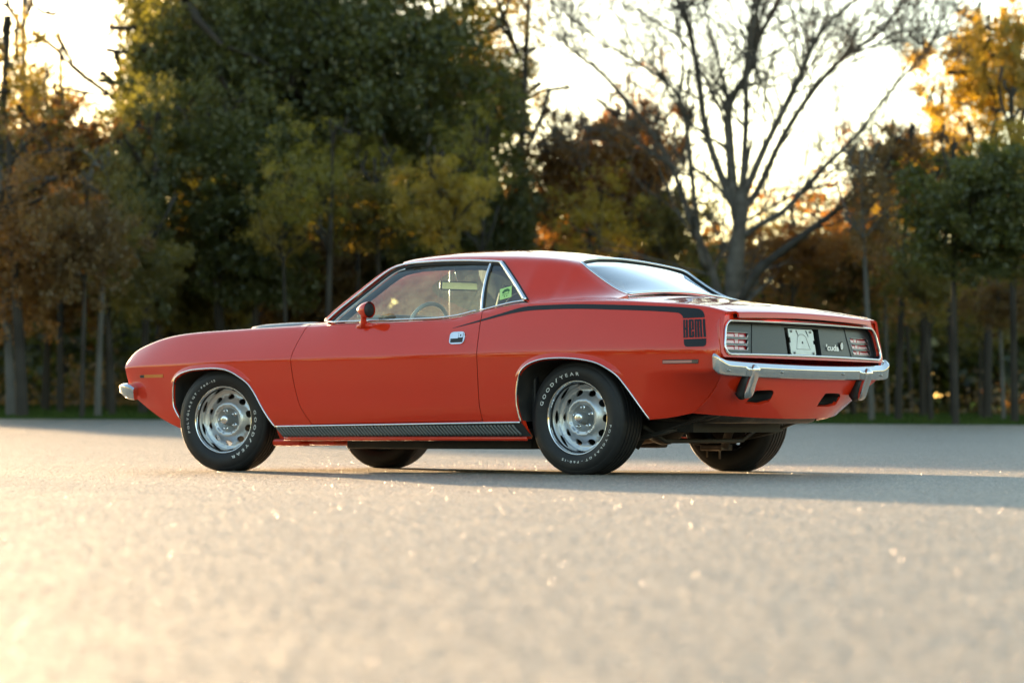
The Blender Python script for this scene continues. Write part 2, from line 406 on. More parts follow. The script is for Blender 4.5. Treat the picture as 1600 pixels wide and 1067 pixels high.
# front fender
front = [(-.335,.266),(-.27,.262)]+[tuple(q) for q in ARF]+[(.805-G,.2845)]+[(a-G, b) for a, b in DF[::-1] if b > .287 and b < .885]+[(.704-G, top(.704,.67)[1])]
front += [(x, top(x, .66)[1]) for x in np.arange(.65, -.86, -.06)]+[(-.875, top(-.86,.70)[1])]
front += [(-.872, float(zb(-.872))+.05),(-.868, float(zb(-.868))+.02),(-.860, float(zb(-.86))-.004),(-.848,.69),(-.838,.66),(-.825,.59),(-.805,.525),(-.742,.4583),(-.6239,.3961),(-.502,.3346),(-.419,.298)]
crl = lambda x0, x1: [[(x, float(zb(x))+d) for x in np.arange(x0, x1, .03)] for d in (-.022,-.012,-.004,.004,.012,.022)]
sidepair("front_fender", front, chl(-.80,.68)+crl(-.84,.66)+[offl(ARF, FW+k) for k in (-.018,-.009,-.003,0,.003)])
# door
door = [(a+G, b) for a, b in DF if b < .885]+[(.811+G,.2875),(2.1145-G,.3065)]+[(a-G, b) for a, b in DR[::-1] if b < .93]
door += [(2.0675-G, float(zb(2.066))+.012)]+[(x, float(zb(x))+.012) for x in np.arange(2.0, .72, -.06)]+[(.70, float(zb(.7))+.012)]
doors = sidepair("door", door, chl(.68, 2.08))
# quarter panel
q_ = [(a+G, b) for a, b in DR if b < .93]+[(2.1145+G,.296)]+[tuple(q) for q in ARR]
q_ += [(3.3294,.3133),(3.3867,.3243),(3.4505,.3398),(3.5505,.425),(3.617,.485),(3.684,.5428),(3.694,.60),(3.697,.645),(3.697,.69),(3.697,.80),(3.697, float(zb(3.697)))]
q_ += [top(3.697,.716+G), top(3.6,.716+G), top(3.4,.712+G), top(3.2,.705+G), top(2.99,.70+G)]
q_ += [top(2.95,.73), top(2.90,.80)]+[(x, float(zb(x))+.045) for x in np.arange(2.86, 2.42, -.06)]+[(2.385, float(zb(2.385))+.035)]+[(x, float(zb(x))+.012) for x in np.arange(2.36, 2.08, -.06)]+[(2.0680+G, float(zb(2.068))+.012)]
quarters = sidepair("quarter_panel", q_, chl(2.10, 3.69)+crl(2.42,3.69)+[offl(ARR, FW+k) for k in (-.018,-.009,-.003,0,.003)])
# wheel arch mouldings, housings, sill
for A in (ARF, ARR):
    A3 = S(A[:,0], A[:,1]); A3[:,1] -= .002
    for s in (1, -1):
        B = A3*np.array([1, s, 1]); tube("arch_moulding", B, .0048, M['steel'], CAR, 8)
        m_ = len(A3); Y_in = .50
        V = np.concatenate([A3+np.array([0,.004,.0]), np.stack([A3[:,0], np.full(m_, -Y_in), A3[:,2]], 1)])*np.array([1, s, 1])
        F = [(i, i+1, m_+i+1, m_+i) for i in range(m_-1)]+[tuple(range(m_, 2*m_))]
        mesh("wheel_housing", V, F, M['under'], CAR, True)
for s, mir in ((1, False), (-1, True)):
    rp = panel("rocker_panel", lambda a, b: np.stack([a, -(Y0(a, b)-.006-.35*np.maximum(0,.225-b)), b], 1), [(.50,.20),(2.42,.20),(2.40,.297),(2.12,.303),(.80,.2845),(.50,.272)], Pt, CAR, ha=.2, hb=.02, hbd=.05, thick=.02, mirror=mir)
    # louvred gill panel: backing, bright top rail, slats
    zt_ = lambda x: .2745+(x-.5)*.0100
    gf = lambda a, b: np.stack([a, -(Y0(a, b)+.0035), b], 1)
    gp = panel("gill_panel", gf, [(.5015,zt_(.5)),(.540,.2145),(2.437,.2145),(2.386,zt_(2.386))], M['black'], CAR, ha=.2, hb=.03, hbd=.05, thick=.006, mirror=mir)
    xs = np.linspace(.503, 2.384, 60); rail = gf(xs, np.array([zt_(x) for x in xs])); rail[:,1] -= .003
    tube("rail", rail*np.array([1, s, 1]), 1, M['steel'], gp, 6, flat=(.005,.0055))
    dx = .0262; n_l = 70
    xa = .520; u = np.linspace(0, 1, 6)
    lx = u**1.35*.0445; lz = zt_(xa)-.004-u*(zt_(xa)-.2185)
    loc = []
    for k in range(6): loc.append((lx[k], lz[k]))
    c3 = gf(np.array([xa+a for a, b in loc]), np.array([b for a, b in loc])); c3[:,1] -= .0055
    V_, F_ = tube(None, c3-np.array([xa, 0, 0]), 1, None, None, 6, flat=(.0066,.0045), up=(0,-1,0)); V_ = V_*np.array([1, s, 1])
    if s < 0: F_ = [f[::-1] for f in F_]
    l0 = mesh("louvre", V_, F_, M['louvre'], gp, True, loc=(xa, 0, 0))
    for i in range(1, n_l):
        l = l0.copy(); COL.objects.link(l); l.parent = gp; x_ = xa+i*dx
        l.location = (x_, s*-(float(Y0(np.array([x_]), np.array([.25]))[0])-float(Y0(np.array([xa]), np.array([.25]))[0])), (zt_(x_)-zt_(xa))*.5)
# hood, cowl, deck lid, deck filler
topf = lambda a, b: np.stack([a, b, Ztop(a, np.abs(b))], 1)
hood = [(-.86, y) for y in np.linspace(-.655, .655, 9)]+[(.50,.655),(.42,.3),(.40,0),(.42,-.3),(.50,-.655)]
panel("hood", lambda a, b: topf(a, b)+np.stack([0*a, 0*b, .028*np.exp(-(np.abs(b)/.30)**6)*np.clip((a+.8)/.5, 0, 1)], 1), hood, Pt, CAR, ha=.08, hb=.05, hbd=.06, out=(0,0,1))
panel("cowl", topf, [(.43,0),(.45,-.3),(.53,-.655),(.69,-.665),(.90,-.72),(.78,-.4),(.74,0),(.78,.4),(.90,.72),(.69,.665),(.53,.655),(.45,.3)], Pt, CAR, ha=.06, hb=.06, hbd=.05, out=(0,0,1))
def lidf(a, b):
    bow = .022*(1-(b/.71)**2)*np.clip((a-3.0)/.6, 0, 1)
    e = np.maximum(0, a-3.702); R_ = .014; L = R_*math.pi/2; an = np.clip(e/R_, 0, math.pi/2)
    x = np.minimum(a, 3.702)+R_*np.sin(an); z = Ztop(np.minimum(a, 3.702), np.abs(b))-R_*(1-np.cos(an))-np.maximum(0, e-L)
    return np.stack([x+bow+.12*np.maximum(0, e-L), b, z], 1)
lid = [(2.955, y) for y in np.linspace(-.698, .698, 12)]+[(3.2,.703),(3.4,.710),(3.70,.714),(3.742,.714)]+[(3.744, y) for y in np.linspace(.70, -.70, 12)]+[(3.742,-.714),(3.70,-.714),(3.4,-.710),(3.2,-.703)]
panel("trunk_lid", lidf, lid, Pt, CAR, ha=.04, hb=.06, hbd=.02, out=(0,0,1), lines=[[(c, -.7),(c, .7)] for c in (3.701,3.707,3.713,3.719,3.725)])
panel("deck_filler", topf, [(2.88, y) for y in np.linspace(-.735, .735, 14)]+[(2.95,.735),(2.95,-.735)], Pt, CAR, ha=.03, hb=.06, hbd=.03, out=(0,0,1))

# ---- roof shell
r_y = pch([1.0,1.15,1.33,1.6,2.05,2.3,2.45,2.54,2.7,2.8,2.93], [.57,.60,.635,.648,.640,.615,.590,.580,.585,.592,.60])
r_z = pch([1.0,1.15,1.33,1.6,2.05,2.3,2.45,2.54,2.6,2.7,2.8,2.86,2.95], [1.19,1.235,1.262,1.272,1.258,1.243,1.225,1.202,1.160,1.094,1.040,1.020,1.004])
r_t = pch([1.0,1.08,1.2,1.35,1.6,1.9,2.1,2.3,2.45,2.54,2.7,2.8,2.9,2.96], [1.262,1.287,1.314,1.331,1.338,1.330,1.313,1.285,1.252,1.226,1.155,1.103,1.048,1.018])
RX = np.linspace(.98, 2.96, 199); NS = 100
def _sect(x):
    f = float(np.clip((x-2.30)/.2, 0, 1)); y0 = float(yb(x))-.03-.015*f; z0 = float(Ztop(np.array([x]), np.array([y0]))[0])
    p0 = np.array([y0, z0]); p1 = np.array([float(r_y(x)), float(r_z(x))]); d = p1-p0
    c1 = p0+d/3*(1-f)+np.array([-.07, .004])*f; c2 = p1-d/3+np.array([.012*(1-f), 0])
    u = np.linspace(0, 1, NS+1)[:,None]
    a = (1-u)**3*p0+3*u*(1-u)**2*c1+3*u*u*(1-u)*c2+u**3*p1
    v = np.linspace(0, 1, NS+1)[1:]; yy = p1[0]*(1-v); zz = p1[1]+(float(r_t(x))-p1[1])*(1-(yy/p1[0])**2)
    h = np.concatenate([a, np.stack([yy, zz], 1)]); full = np.concatenate([h, (h[:-1]*np.array([-1, 1]))[::-1]])
    sg = 7; k = np.exp(-.5*(np.arange(-21, 22)/sg)**2); k /= k.sum(); ext = np.concatenate([2*full[0]-full[21:0:-1], full, 2*full[-1]-full[-2:-23:-1]])
    return np.stack([np.convolve(ext[:,i], k, 'valid') for i in range(2)], 1)
RT = np.stack([_sect(x) for x in RX])
def Rf(a, t):
    i = np.clip((a-RX[0])/(RX[1]-RX[0]), 0, len(RX)-1.001); j = np.clip(t*NS, 0, 4*NS-.001); i0 = i.astype(int); j0 = j.astype(int); fi = (i-i0)[:,None]; fj = (j-j0)[:,None]
    q = RT[i0, j0]*(1-fi)*(1-fj)+RT[i0+1, j0]*fi*(1-fj)+RT[i0, j0+1]*(1-fi)*fj+RT[i0+1, j0+1]*fi*fj
    return np.stack([a, -q[:,0], q[:,1]], 1)
def t_at(x, z):
    row = Rf(np.full(101, x), np.linspace(0, 1.0, 101))[:,2]; return float(np.interp(z, row, np.linspace(0, 1.0, 101)))
DRZ = [(1.30,1.2385),(1.36,1.2435),(1.504,1.2475),(1.668,1.247),(1.829,1.242),(1.99,1.231),(2.045,1.226)]
CPL = []
for x_ in np.linspace(2.055, 2.345, 9):
    zt__ = 1.226+(x_-2.055)/(2.345-2.055)*(.990-1.226); row = Rf(np.full(96, x_), np.linspace(0, .95, 96))[:,2]; CPL.append((x_, float(np.interp(zt__, row, np.linspace(0, .95, 96)))))
half = [(1.10,2.0),(1.13,1.7),(1.18,1.40),(1.235,1.15),(1.27,1.02),(1.285,.97)]+[(x_, t_at(x_, z_)) for x_, z_ in DRZ]+CPL+[(2.38,.0)]+[(x, 0.0) for x in np.linspace(2.45, 2.93, 8)]+[(2.925,.5),(2.915,.93)]
blt = [(2.902,1.0),(2.86,1.045),(2.80,1.06),(2.70,1.065),(2.58,1.065),(2.535,1.085),(2.515,1.13),(2.49,1.25),(2.45,1.55),(2.43,2.0)]
cr_ = half+blt; full = cr_+[(a, 4-t) for a, t in cr_[::-1][1:-1]]
RFN = lambda a, t: Rf(a, t)
def roofpanel(name, outer, m_, off=0, **k):
    # t is stretched so that the grid is about even
    return panel(name, lambda a, t: Rf(a, t/.6), [(a, t*.6) for a, t in outer], m_, CAR, ha=.045, hb=.03, hbd=.02, out=(0,0,1), off=off, **k)
roof = roofpanel("roof", full, Pt, thick=.012)
glassout = [(a-.006 if t > 1.2 else a, t) for a, t in [(2.905,1.02)]+blt[1:]]
gl = glassout+[(a, 4-t) for a, t in glassout[::-1][1:]]+[(2.905, t) for t in np.linspace(2.9, 1.1, 10)]
rw = roofpanel("rear_window", gl, M['bglass'], off=-.010, thick=.004)
def bead(name, pl, r, m_, par, off=.002, closed=True, n=8, flat=None):
    pl = dens(pl, .03, closed); P_ = np.array(pl); X = Rf(P_[:,0], P_[:,1]); N = fn_normals(lambda a, b: Rf(a, b), P_); N[N[:,2] < 0] *= -1
    X = X+N*off
    return tube(name, X, r, m_, par, n, closed, flat)
bead("trim", [(2.908,1.02)]+blt[1:]+[(a, 4-t) for a, t in blt[1:-1][::-1]]+[(2.908,2.98)], .0085, M['steel'], rw, .001, True)
bead("seal", [(a+(.010 if t > 1.1 else 0), t+(.03 if t < 1.5 else 0)) for a, t in blt[1:]]+[(a+(.010 if t > 1.1 else 0), 4-t-(.03 if t < 1.5 else 0)) for a, t in blt[1:-1][::-1]], .005, M['seal'], rw, -.006, False)

# ---- side glass, drip rails, pillars
def yG(x, z):      # side glass plane
    zz = np.clip((z-.893)/.36, 0, 1.2); return .832-.185*zz+.012*4*zz*(1-zz)
sill = [(.862,.9107),(.9858,.8983),(1.159,.8917),(1.3837,.8941),(1.7143,.8950),(1.8718,.9043),(1.9553,.9164),(2.0622,.9362)]
GF = lambda a, b: np.stack([a, -(yG(a, b)-.012), b], 1)
APIL = [(.835,.905,.815),(.905,.968,.790),(1.00,1.045,.752),(1.10,1.125,.712),(1.19,1.190,.684),(1.26,1.2245,.668)]
def drip(off_y=0, off_z=0):
    a = [(x, -(y+off_y), z+off_z) for x, z, y in APIL]
    for x, z in DRZ[1:]:
        q = Rf(np.array([x]), np.array([t_at(x, z)]))[0]; a.append((x, q[1]-.006-off_y, q[2]+off_z))
    a.append((2.052, a[-1][1], a[-1][2]))
    return a
for s, dobj, qobj in ((1, doors[0], quarters[0]), (-1, doors[1], quarters[1])):
    mir = s < 0; sc = np.array([1, s, 1])
    D = smoothpl(drip(), 3)
    tube("drip_rail", D*sc, .0075, M['steel'], roof, 8)
    # black reveal under the drip rail, then a thin bright inner moulding on the windscreen pillar
    Dn = D.copy(); Dn[:,0] += np.where(D[:,0] < 1.4, .020, 0)*1.0; Dn[:,2] -= .016; Dn[:,1] += .012
    tube("window_reveal", Dn*sc, 1, M['seal'], roof, 6, flat=(.014,.012))
    Di = D[D[:,0] < 1.30].copy(); Di[:,0] += .036; Di[:,2] -= .020; Di[:,1] += .006
    tube("pillar_moulding", Di*sc, .0050, M['steel'], roof, 6)
    Dp = D.copy(); Dp[:,0] += np.where(D[:,0] < 1.4, .050, .0); Dp[:,2] -= np.where(D[:,0] < 1.4, .034, .034); Dp[:,1] += .030
    tube("pillar_lining", Dp*sc, 1, M['dark'], roof, 6, flat=(.024,.020))
    # red pillar skin between the moulding and the windscreen
    Dr = D[D[:,0] < 1.40].copy(); Dr[:,0] -= .012; Dr[:,1] += .022; Dr[:,2] += .004
    tube("windscreen_pillar", Dr*sc, np.interp(Dr[:,0], [.83,1.12,1.36], [.018,.016,.003]), Pt, roof, 8)
    # C pillar front edge moulding
    C_ = CPL
    P_ = np.array(C_); X = Rf(P_[:,0], P_[:,1]); X[:,1] -= .005; X[0] = np.array(drip()[-1])
    X = dens(X, .03, False)
    tube("pillar_trim", X*sc, 1, M['steel'], roof, 6, flat=(.012,.008), up=(0,-1,.3))
    Xs = X.copy(); Xs[:,0] += .017; Xs[:,1] += .004; tube("pillar_seal", Xs*sc, .006, M['seal'], roof, 6)
    Xs = X.copy(); Xs[:,0] -= .018; Xs[:,1] += .012; tube("pillar_lining", Xs*sc, .008, M['seal'], roof, 6)
    # door glass and quarter glass
    dg = [(x, z-.03) for x, z in sill]+[(2.030,.925),(2.000,1.04),(1.983,1.126),(1.975,1.236)]+[(x+.035, z-.03) for x, z, y in APIL[::-1]]
    dg[7] = (2.030,.905)
    panel("window_glass", GF, dg, M['glass'], dobj, ha=.08, hb=.06, hbd=.06, thick=.004, mirror=mir)
    qg = [(2.024,.925),(2.21,.955),(2.345,.985),(2.055,1.232),(1.975,1.236),(1.983,1.126),(2.000,1.04)]
    qw = panel("quarter_window", GF, qg, M['qglass'], qobj, ha=.08, hb=.06, hbd=.04, thick=.004, mirror=mir)
    b_ = np.array([(2.027,.925),(2.0205,.945),(1.9974,1.039),(1.9825,1.126),(1.975,1.19),(1.974,1.238)]); b_ = smoothpl(b_, 3); B3 = GF(b_[:,0], b_[:,1]); B3[:,1] -= .004
    tube("divider_bar", B3*sc, 1, M['steel'], dobj, 6, flat=(.0085,.006), up=(0,-1,.3))
    B4 = B3.copy(); B4[:,0] += .016; tube("divider_seal", B4*sc, .006, M['seal'], dobj, 6)
    # bright belt moulding
    bx = np.array([(.865,0)]+[(x, 0) for x in np.linspace(.92, 2.015, 24)])[:,0]; zz = np.interp(bx, [q[0] for q in sill], [q[1] for q in sill])
    bel = np.stack([bx, -(yb(bx)-.004), zb(bx)+.008], 1); bel[0] = (.845, -.822, .905)
    tube("belt_moulding", bel*sc, .0055, M['steel'], dobj, 6)
    bx = np.linspace(2.04, 2.350, 9); bel = np.stack([bx, -(yb(bx)-.010), np.interp(bx, [2.0622,2.2189,2.3796],[.940,.968,.990])+.0], 1); bel[-1] = (2.352,-.795,.990)
    tube("belt_moulding", bel*sc, .0055, M['steel'], qobj, 6)
    # door handle: bright frame, flap, dark pocket
    hq = np.array([(1.8718,.8131),(1.984,.8151),(1.9919,.7433),(1.8826,.742)])
    bil = lambda u, v: hq[0]*(1-u)*(1-v)+hq[1]*u*(1-v)+hq[2]*u*v+hq[3]*(1-u)*v
    def patch(name, u0, v0, u1, v1, m_, par, off, thick=.004, r=.12):
        pl = [bil(a, b) for a, b in rrect(u0, v0, u1, v1, r*min(u1-u0, v1-v0)*2.0, 3)]
        return panel(name, lambda a, b: S(a, b, False), pl, m_, par, ha=.03, hb=.03, hbd=.012, thick=thick, off=off, mirror=mir)
    hd = patch("handle", 0, 0, 1, 1, M['chrome'], dobj, .006, .008)
    # ---- door mirror
    mb = onside([(1.16,.868),(1.20,.868)])[0]
    base = np.array([(1.120,-.845,.874),(1.15,-.846,.872),(1.20,-.848,.871),(1.245,-.850,.871)])
    Vb = []; 
    v1, f1 = tube(None, np.array([(1.115,-.858,.858),(1.14,-.862,.868),(1.18,-.864,.872),(1.225,-.864,.872),(1.245,-.862,.864)]), np.array([.008,.017,.020,.018,.008]), None, None, 10)
    v2, f2 = tube(None, np.array([(1.185,-.868,.870),(1.19,-.880,.90),(1.20,-.893,.925),(1.205,-.897,.945)]), np.array([.027,.018,.017,.024]), None, None, 10)
    sh = [(.020,.003),(.027,.012),(.040,.025),(.060,.037),(.082,.0455),(.104,.0495),(.116,.0495)]
    n = 24; Vm = []; Fm = []
    for k, (dx_, r_) in enumerate(sh):
        for i in range(n):
            t_ = 2*math.pi*i/n; Vm.append((1.138+dx_, -.900+r_*1.05*math.cos(t_), .962+r_*.98*math.sin(t_)+.010*(1-dx_/.118)*0))
    Fm = [(k*n+i, (k+1)*n+i, (k+1)*n+(i+1) % n, k*n+(i+1) % n) for k in range(len(sh)-1) for i in range(n)]
    Vm.append((1.157,-.900,.962)); Fm += [(len(Vm)-1, i, (i+1) % n) for i in range(n)]
    V_, F_ = merge([(v1, f1), (v2, f2), (np.array(Vm), Fm)]); V_ = V_*sc
    mo = mesh("door_mirror", V_, F_ if s > 0 else [f[::-1] for f in F_], Pt, dobj, True)
    # dark glass of the door mirror, its red rim is the shell's own edge
    v3, f3 = lathe([(0,.0),(0,.0405),(.003,.0415),(.003,.042)], 24); v3 = np.stack([1.252+v3[:,1]*-1*-1, -.900+v3[:,0]*1.05, .962+v3[:,2]*.98], 1)*sc
    mesh("mirror_face", v3, f3, M['seal'], dobj, True)
# handle detail on the near door
hd = [o for o in doors[0].children if o.name.startswith("handle")][0]
hq = np.array([(1.8718,.8131),(1.984,.8151),(1.9919,.7433),(1.8826,.742)])
def hpatch(name, u0, v0, u1, v1, m_, off, thick=.003):
    pl = [hq[0]*(1-u)*(1-v)+hq[1]*u*(1-v)+hq[2]*u*v+hq[3]*(1-u)*v for u, v in rrect(u0, v0, u1, v1, .04, 2)]
    return panel(name, lambda a, b: S(a, b, False), pl, m_, doors[0], ha=.03, hb=.03, hbd=.012, thick=thick, off=off)
hpatch("handle_pocket", .08, .12, .92, .88, M['seal'], .0066)
hpatch("handle_flap", .09, .13, .60, .56, M['steel'], .0085); hpatch("lock_plate", .62, .13, .91, .50, M['chrome'], .0085); hpatch("keyhole", .72, .24, .80, .40, M['seal'], .0090, .0)
for s, dobj in ((1, doors[0]), (-1, doors[1])):
    for pl in (DF, DR):
        P_ = np.array([q for q in pl if .29 < q[1] < .93]); X = S(P_[:,0], P_[:,1], False); X[:,1] += .0085
        tube("gap_shade_strip", X*np.array([1, s, 1]), .0055, M['seal'], dobj, 6)  # black strips laid in the door gaps to stand for their shade
# windscreen
wb_ = lambda v: np.stack([.56+.30*np.abs(v)**2.2, v*.76, .915+0*v], 1); wt_ = lambda v: np.stack([1.095+.20*np.abs(v)**2.2, v*.615, 1.283-.045*v*v], 1)
wf = lambda a, b: wb_(a)*(1-b[:,None])+wt_(a)*b[:,None]+np.stack([-.05*4*b*(1-b), 0*b, .02*4*b*(1-b)], 1)
ws = panel("windscreen", wf, [(-1,0),(1,0),(1,1),(-1,1)], M['wglass'], CAR, ha=.08, hb=.08, hbd=.05, thick=.004, out=(-.6,0,1))
vv = np.linspace(-1, 1, 30); tube("header_moulding", wt_(vv)+np.array([0,0,.004]), .010, M['steel'], roof, 6)
# ---- stripe and lettering decals
SU = [(1.8755,.8393),(2.0835,.8838),(2.2542,.9214),(2.3328,.9390),(2.4203,.9500),(2.6098,.9525),(2.7884,.9497),(3.0061,.9400),(3.2299,.928),(3.4227,.9155),(3.5226,.9058),(3.5640,.8969),(3.5840,.8788),(3.5960,.8550)]
SL = [(1.8763,.8374),(2.0556,.8671),(2.2602,.9046),(2.3946,.9216),(2.5297,.926),(2.7533,.9241),(3.015,.9118),(3.2685,.8969),(3.4129,.8849),(3.4428,.8771),(3.4602,.8643),(3.468,.8520)]
SU = smoothpl(SU, 4); SL = smoothpl(SL, 4)
zu = lambda x: np.interp(x, SU[:,0], SU[:,1]); zl = lambda x: np.interp(x, SL[:,0], SL[:,1])
xg = 2.0762; xs = np.linspace(1.877, xg-.003, 8)
std = [(x, zl(x)) for x in xs]+[(x, zu(x)) for x in xs[::-1]]
stq = [(2.0795, zl(2.0795))]+[tuple(q) for q in SL if q[0] > 2.084]+[tuple(q) for q in SU[::-1] if q[0] > 2.084]+[(2.0795, zu(2.0795))]
LQ = np.array([(3.4697,.8440),(3.5990,.8459),(3.6247,.7470),(3.4934,.7447)])
LB = [(3.4954,.7370),(3.6262,.7393),(3.6303,.7144)]+[tuple(q) for q in smoothpl([(3.6303,.7144),(3.6280,.7030),(3.6170,.6965)], 3)[1:]]+[(3.5244,.6955),(3.5110,.6990),(3.5030,.7090)]
bq = lambda u, v: tuple(LQ[0]*(1-u)*(1-v)+LQ[1]*u*(1-v)+LQ[2]*u*v+LQ[3]*(1-u)*v)
LET = [[(0,0),(.088,0),(.088,.46),(.118,.46),(.118,0),(.215,0),(.215,1),(.118,1),(.118,.55),(.088,.55),(.088,1),(0,1)],
 [(.27,0),(.46,0),(.492,.06),(.492,.585),(.375,.585),(.375,.90),(.402,.90),(.402,.645),(.492,.645),(.492,.95),(.46,1),(.285,1),(.252,.95),(.252,.06)],
 [(.522,0),(.82,0),(.85,.04),(.85,1),(.764,1),(.764,.10),(.736,.10),(.736,1),(.640,1),(.640,.10),(.612,.10),(.612,1),(.522,1)],
 [(.895,0),(1,0),(1,1),(.895,1)]]
HOLE_E = [(.372,.10),(.404,.10),(.404,.525),(.372,.525)]
SF = lambda a, b: S(a, b, False)
for mir, dobj, qobj in ((False, doors[0], quarters[0]), (True, doors[1], quarters[1])):
    kw = dict(ha=.06, hb=.02, hbd=.02, thick=0, off=.0012, mirror=mir)
    panel("stripe", SF, std, M['stripe'], dobj, **kw)
    panel("stripe", SF, stq, M['stripe'], qobj, **kw)
    panel("stripe", SF, LB, M['stripe'], qobj, **kw)
    for k, lt in enumerate(LET):
        if mir: lt = [(1-u, v) for u, v in lt]
        pl = [bq(u, v) for u, v in lt]
        h_ = HOLE_E if not mir else [(1-u, v) for u, v in HOLE_E]
        panel("stripe_letter", SF, pl, M['stripe'], qobj, holes=[[bq(u, v) for u, v in h_]] if k == 1 else [], ha=.03, hb=.02, hbd=.012, thick=0, off=.0012, mirror=mir)
    # side markers: frame and lens
    for pl, m1, par in (([(3.3726,.6272),(3.5880,.6265),(3.5860,.6060),(3.3719,.6075)], M['clearlens'], qobj), ([(-.6745,.6079),(-.4474,.6083),(-.4478,.5821),(-.6745,.5823)], M['amber'], [o for o in CAR.children if o.name.startswith('front_fender')][1 if mir else 0])):
        P_ = np.array(pl); c = P_.mean(0)
        panel("side_marker", SF, c+(P_-c)*np.array([1.03,1.12]), M['seal'] if m1 is not M['amber'] else Pt, par, ha=.06, hb=.02, hbd=.02, thick=.001, off=.0014, mirror=mir)
        P2 = c+(P_-c)*np.array([1.0,.72]); panel("marker_lens", SF, P2, m1, par, ha=.06, hb=.02, hbd=.02, thick=.003, off=.0034, mirror=mir)
        a = P2.min(0); b = P2.max(0); e0 = (b[0]-.035, b[0]-.002) if m1 is not M['amber'] else (a[0]+.002, a[0]+.045)
        panel("marker_bulb", SF, [(e0[0],a[1]+.001),(e0[1],a[1]+.001),(e0[1],b[1]-.001),(e0[0],b[1]-.001)], M['iron'] if m1 is not M['amber'] else M['under'], par, ha=.06, hb=.02, hbd=.02, thick=0, off=.0040, mirror=mir)
# inspection sticker inside the near quarter glass
st = np.array([(2.1102,1.0609),(2.189,1.0792),(2.2115,1.0131),(2.1316,.9966)])
sp = lambda u, v: tuple(st[0]*(1-u)*(1-v)+st[1]*u*(1-v)+st[2]*u*v+st[3]*(1-u)*v)
G2 = lambda a, b: np.stack([a, -(yG(a, b)-.010), b], 1)
qwn = [o for o in quarters[0].children if o.name.startswith('quarter_window')][0]
panel("sticker", G2, [sp(0,0), sp(1,0), sp(1,1), sp(0,1)], M['sticker'], qwn, thick=0, ha=.03, hb=.03, hbd=.02)
panel("sticker_print", G2, [sp(*q) for q in [(.20,.46),(.24,.30),(.40,.16),(.66,.14),(.82,.26),(.86,.42),(.72,.50),(.70,.40),(.40,.42),(.38,.52)]], M['stickdark'], qwn, thick=0, off=.0008, ha=.03, hb=.03, hbd=.02)
panel("sticker_print", G2, [sp(*q) for q in [(.22,.60),(.80,.56),(.80,.61),(.22,.65)]], M['stickdark'], qwn, thick=0, off=.0008, ha=.03, hb=.03, hbd=.02)
for u in (.36,.56): panel("sticker_print", G2, [sp(*q) for q in [(u,.74),(u+.09,.73),(u+.09,.84),(u,.85)]], M['stickdark'], qwn, thick=0, off=.0008, ha=.03, hb=.03, hbd=.02)

# ---- tail
XT0 = lambda y: 3.692+.032*(1-(np.asarray(y)/.86)**2)
def XT(y, z=.75): return XT0(y)+.16*(.75-np.asarray(z))
def TF(dx=0.0):
    return lambda a, b: np.stack([XT(a, b)+dx, a, b], 1)
FR = rrect(-.848, .655, .848, .838, .055, 6)
FR = [(y*(1-.055*max(0, (z-.66)/.178)), z+.005*(1-(y/.85)**2)) for y, z in dens(FR, .04)]
def bez(y): return 0
outl = [(y, .640) for y in np.linspace(-.855, .855, 12)]+[(.872,.67),(.868,.75),(.858,.82),(.838,.855),(.80,.872),(.722,.886),(.720,.853)]+[(y, .851+.006*(1-(y/.8)**2)) for y in np.linspace(.72, -.72, 9)]+[(-.720,.853),(-.722,.886),(-.80,.872),(-.838,.855),(-.858,.82),(-.868,.75),(-.872,.67)]
panel("tail_surround", TF(0), outl, Pt, CAR, holes=[FR], ha=.06, hb=.03, hbd=.03, thick=.02, out=(1,0,0))
fr3 = np.array([(float(XT(y, z))+.004, y, z) for y, z in FR]); TFR = tube("tail_frame", fr3, .0075, M['chrome'], CAR, 8, True)
# recess walls
a0 = np.array([(float(XT(y, z)), y, z) for y, z in FR]); a1 = a0-np.array([.048,0,0]); n = len(a0)
mesh("recess_wall", np.concatenate([a0, a1]), [(i, (i+1) % n, n+(i+1) % n, n+i) for i in range(n)], M['black'], CAR, True)
def lampslot(s, k):
    z1 = .778-k*.0350; z0 = z1-.0255; sh = .030*(k+.0)*.45
    y0, y1 = .548+sh*.6, .772+sh*.6
    return [(s*y0, z1),(s*(y0+.01), z0),(s*(y1+.012), z0),(s*(y1), z1-.004),(s*(y1-.01), z1)]
lamps = [lampslot(s, k) for s in (-1, 1) for k in range(3)]
plate_hole = [(-.180,.662),(.190,.662),(.190,.818),(-.180,.818)]
FRi = [(y*.997, .7475+(z-.7475)*.985) for y, z in FR]
tp = panel("tail_panel", TF(-.040), FRi, M['tailblack'], CAR, holes=lamps+[plate_hole], ha=.08, hb=.04, hbd=.03, thick=.012, out=(1,0,0))
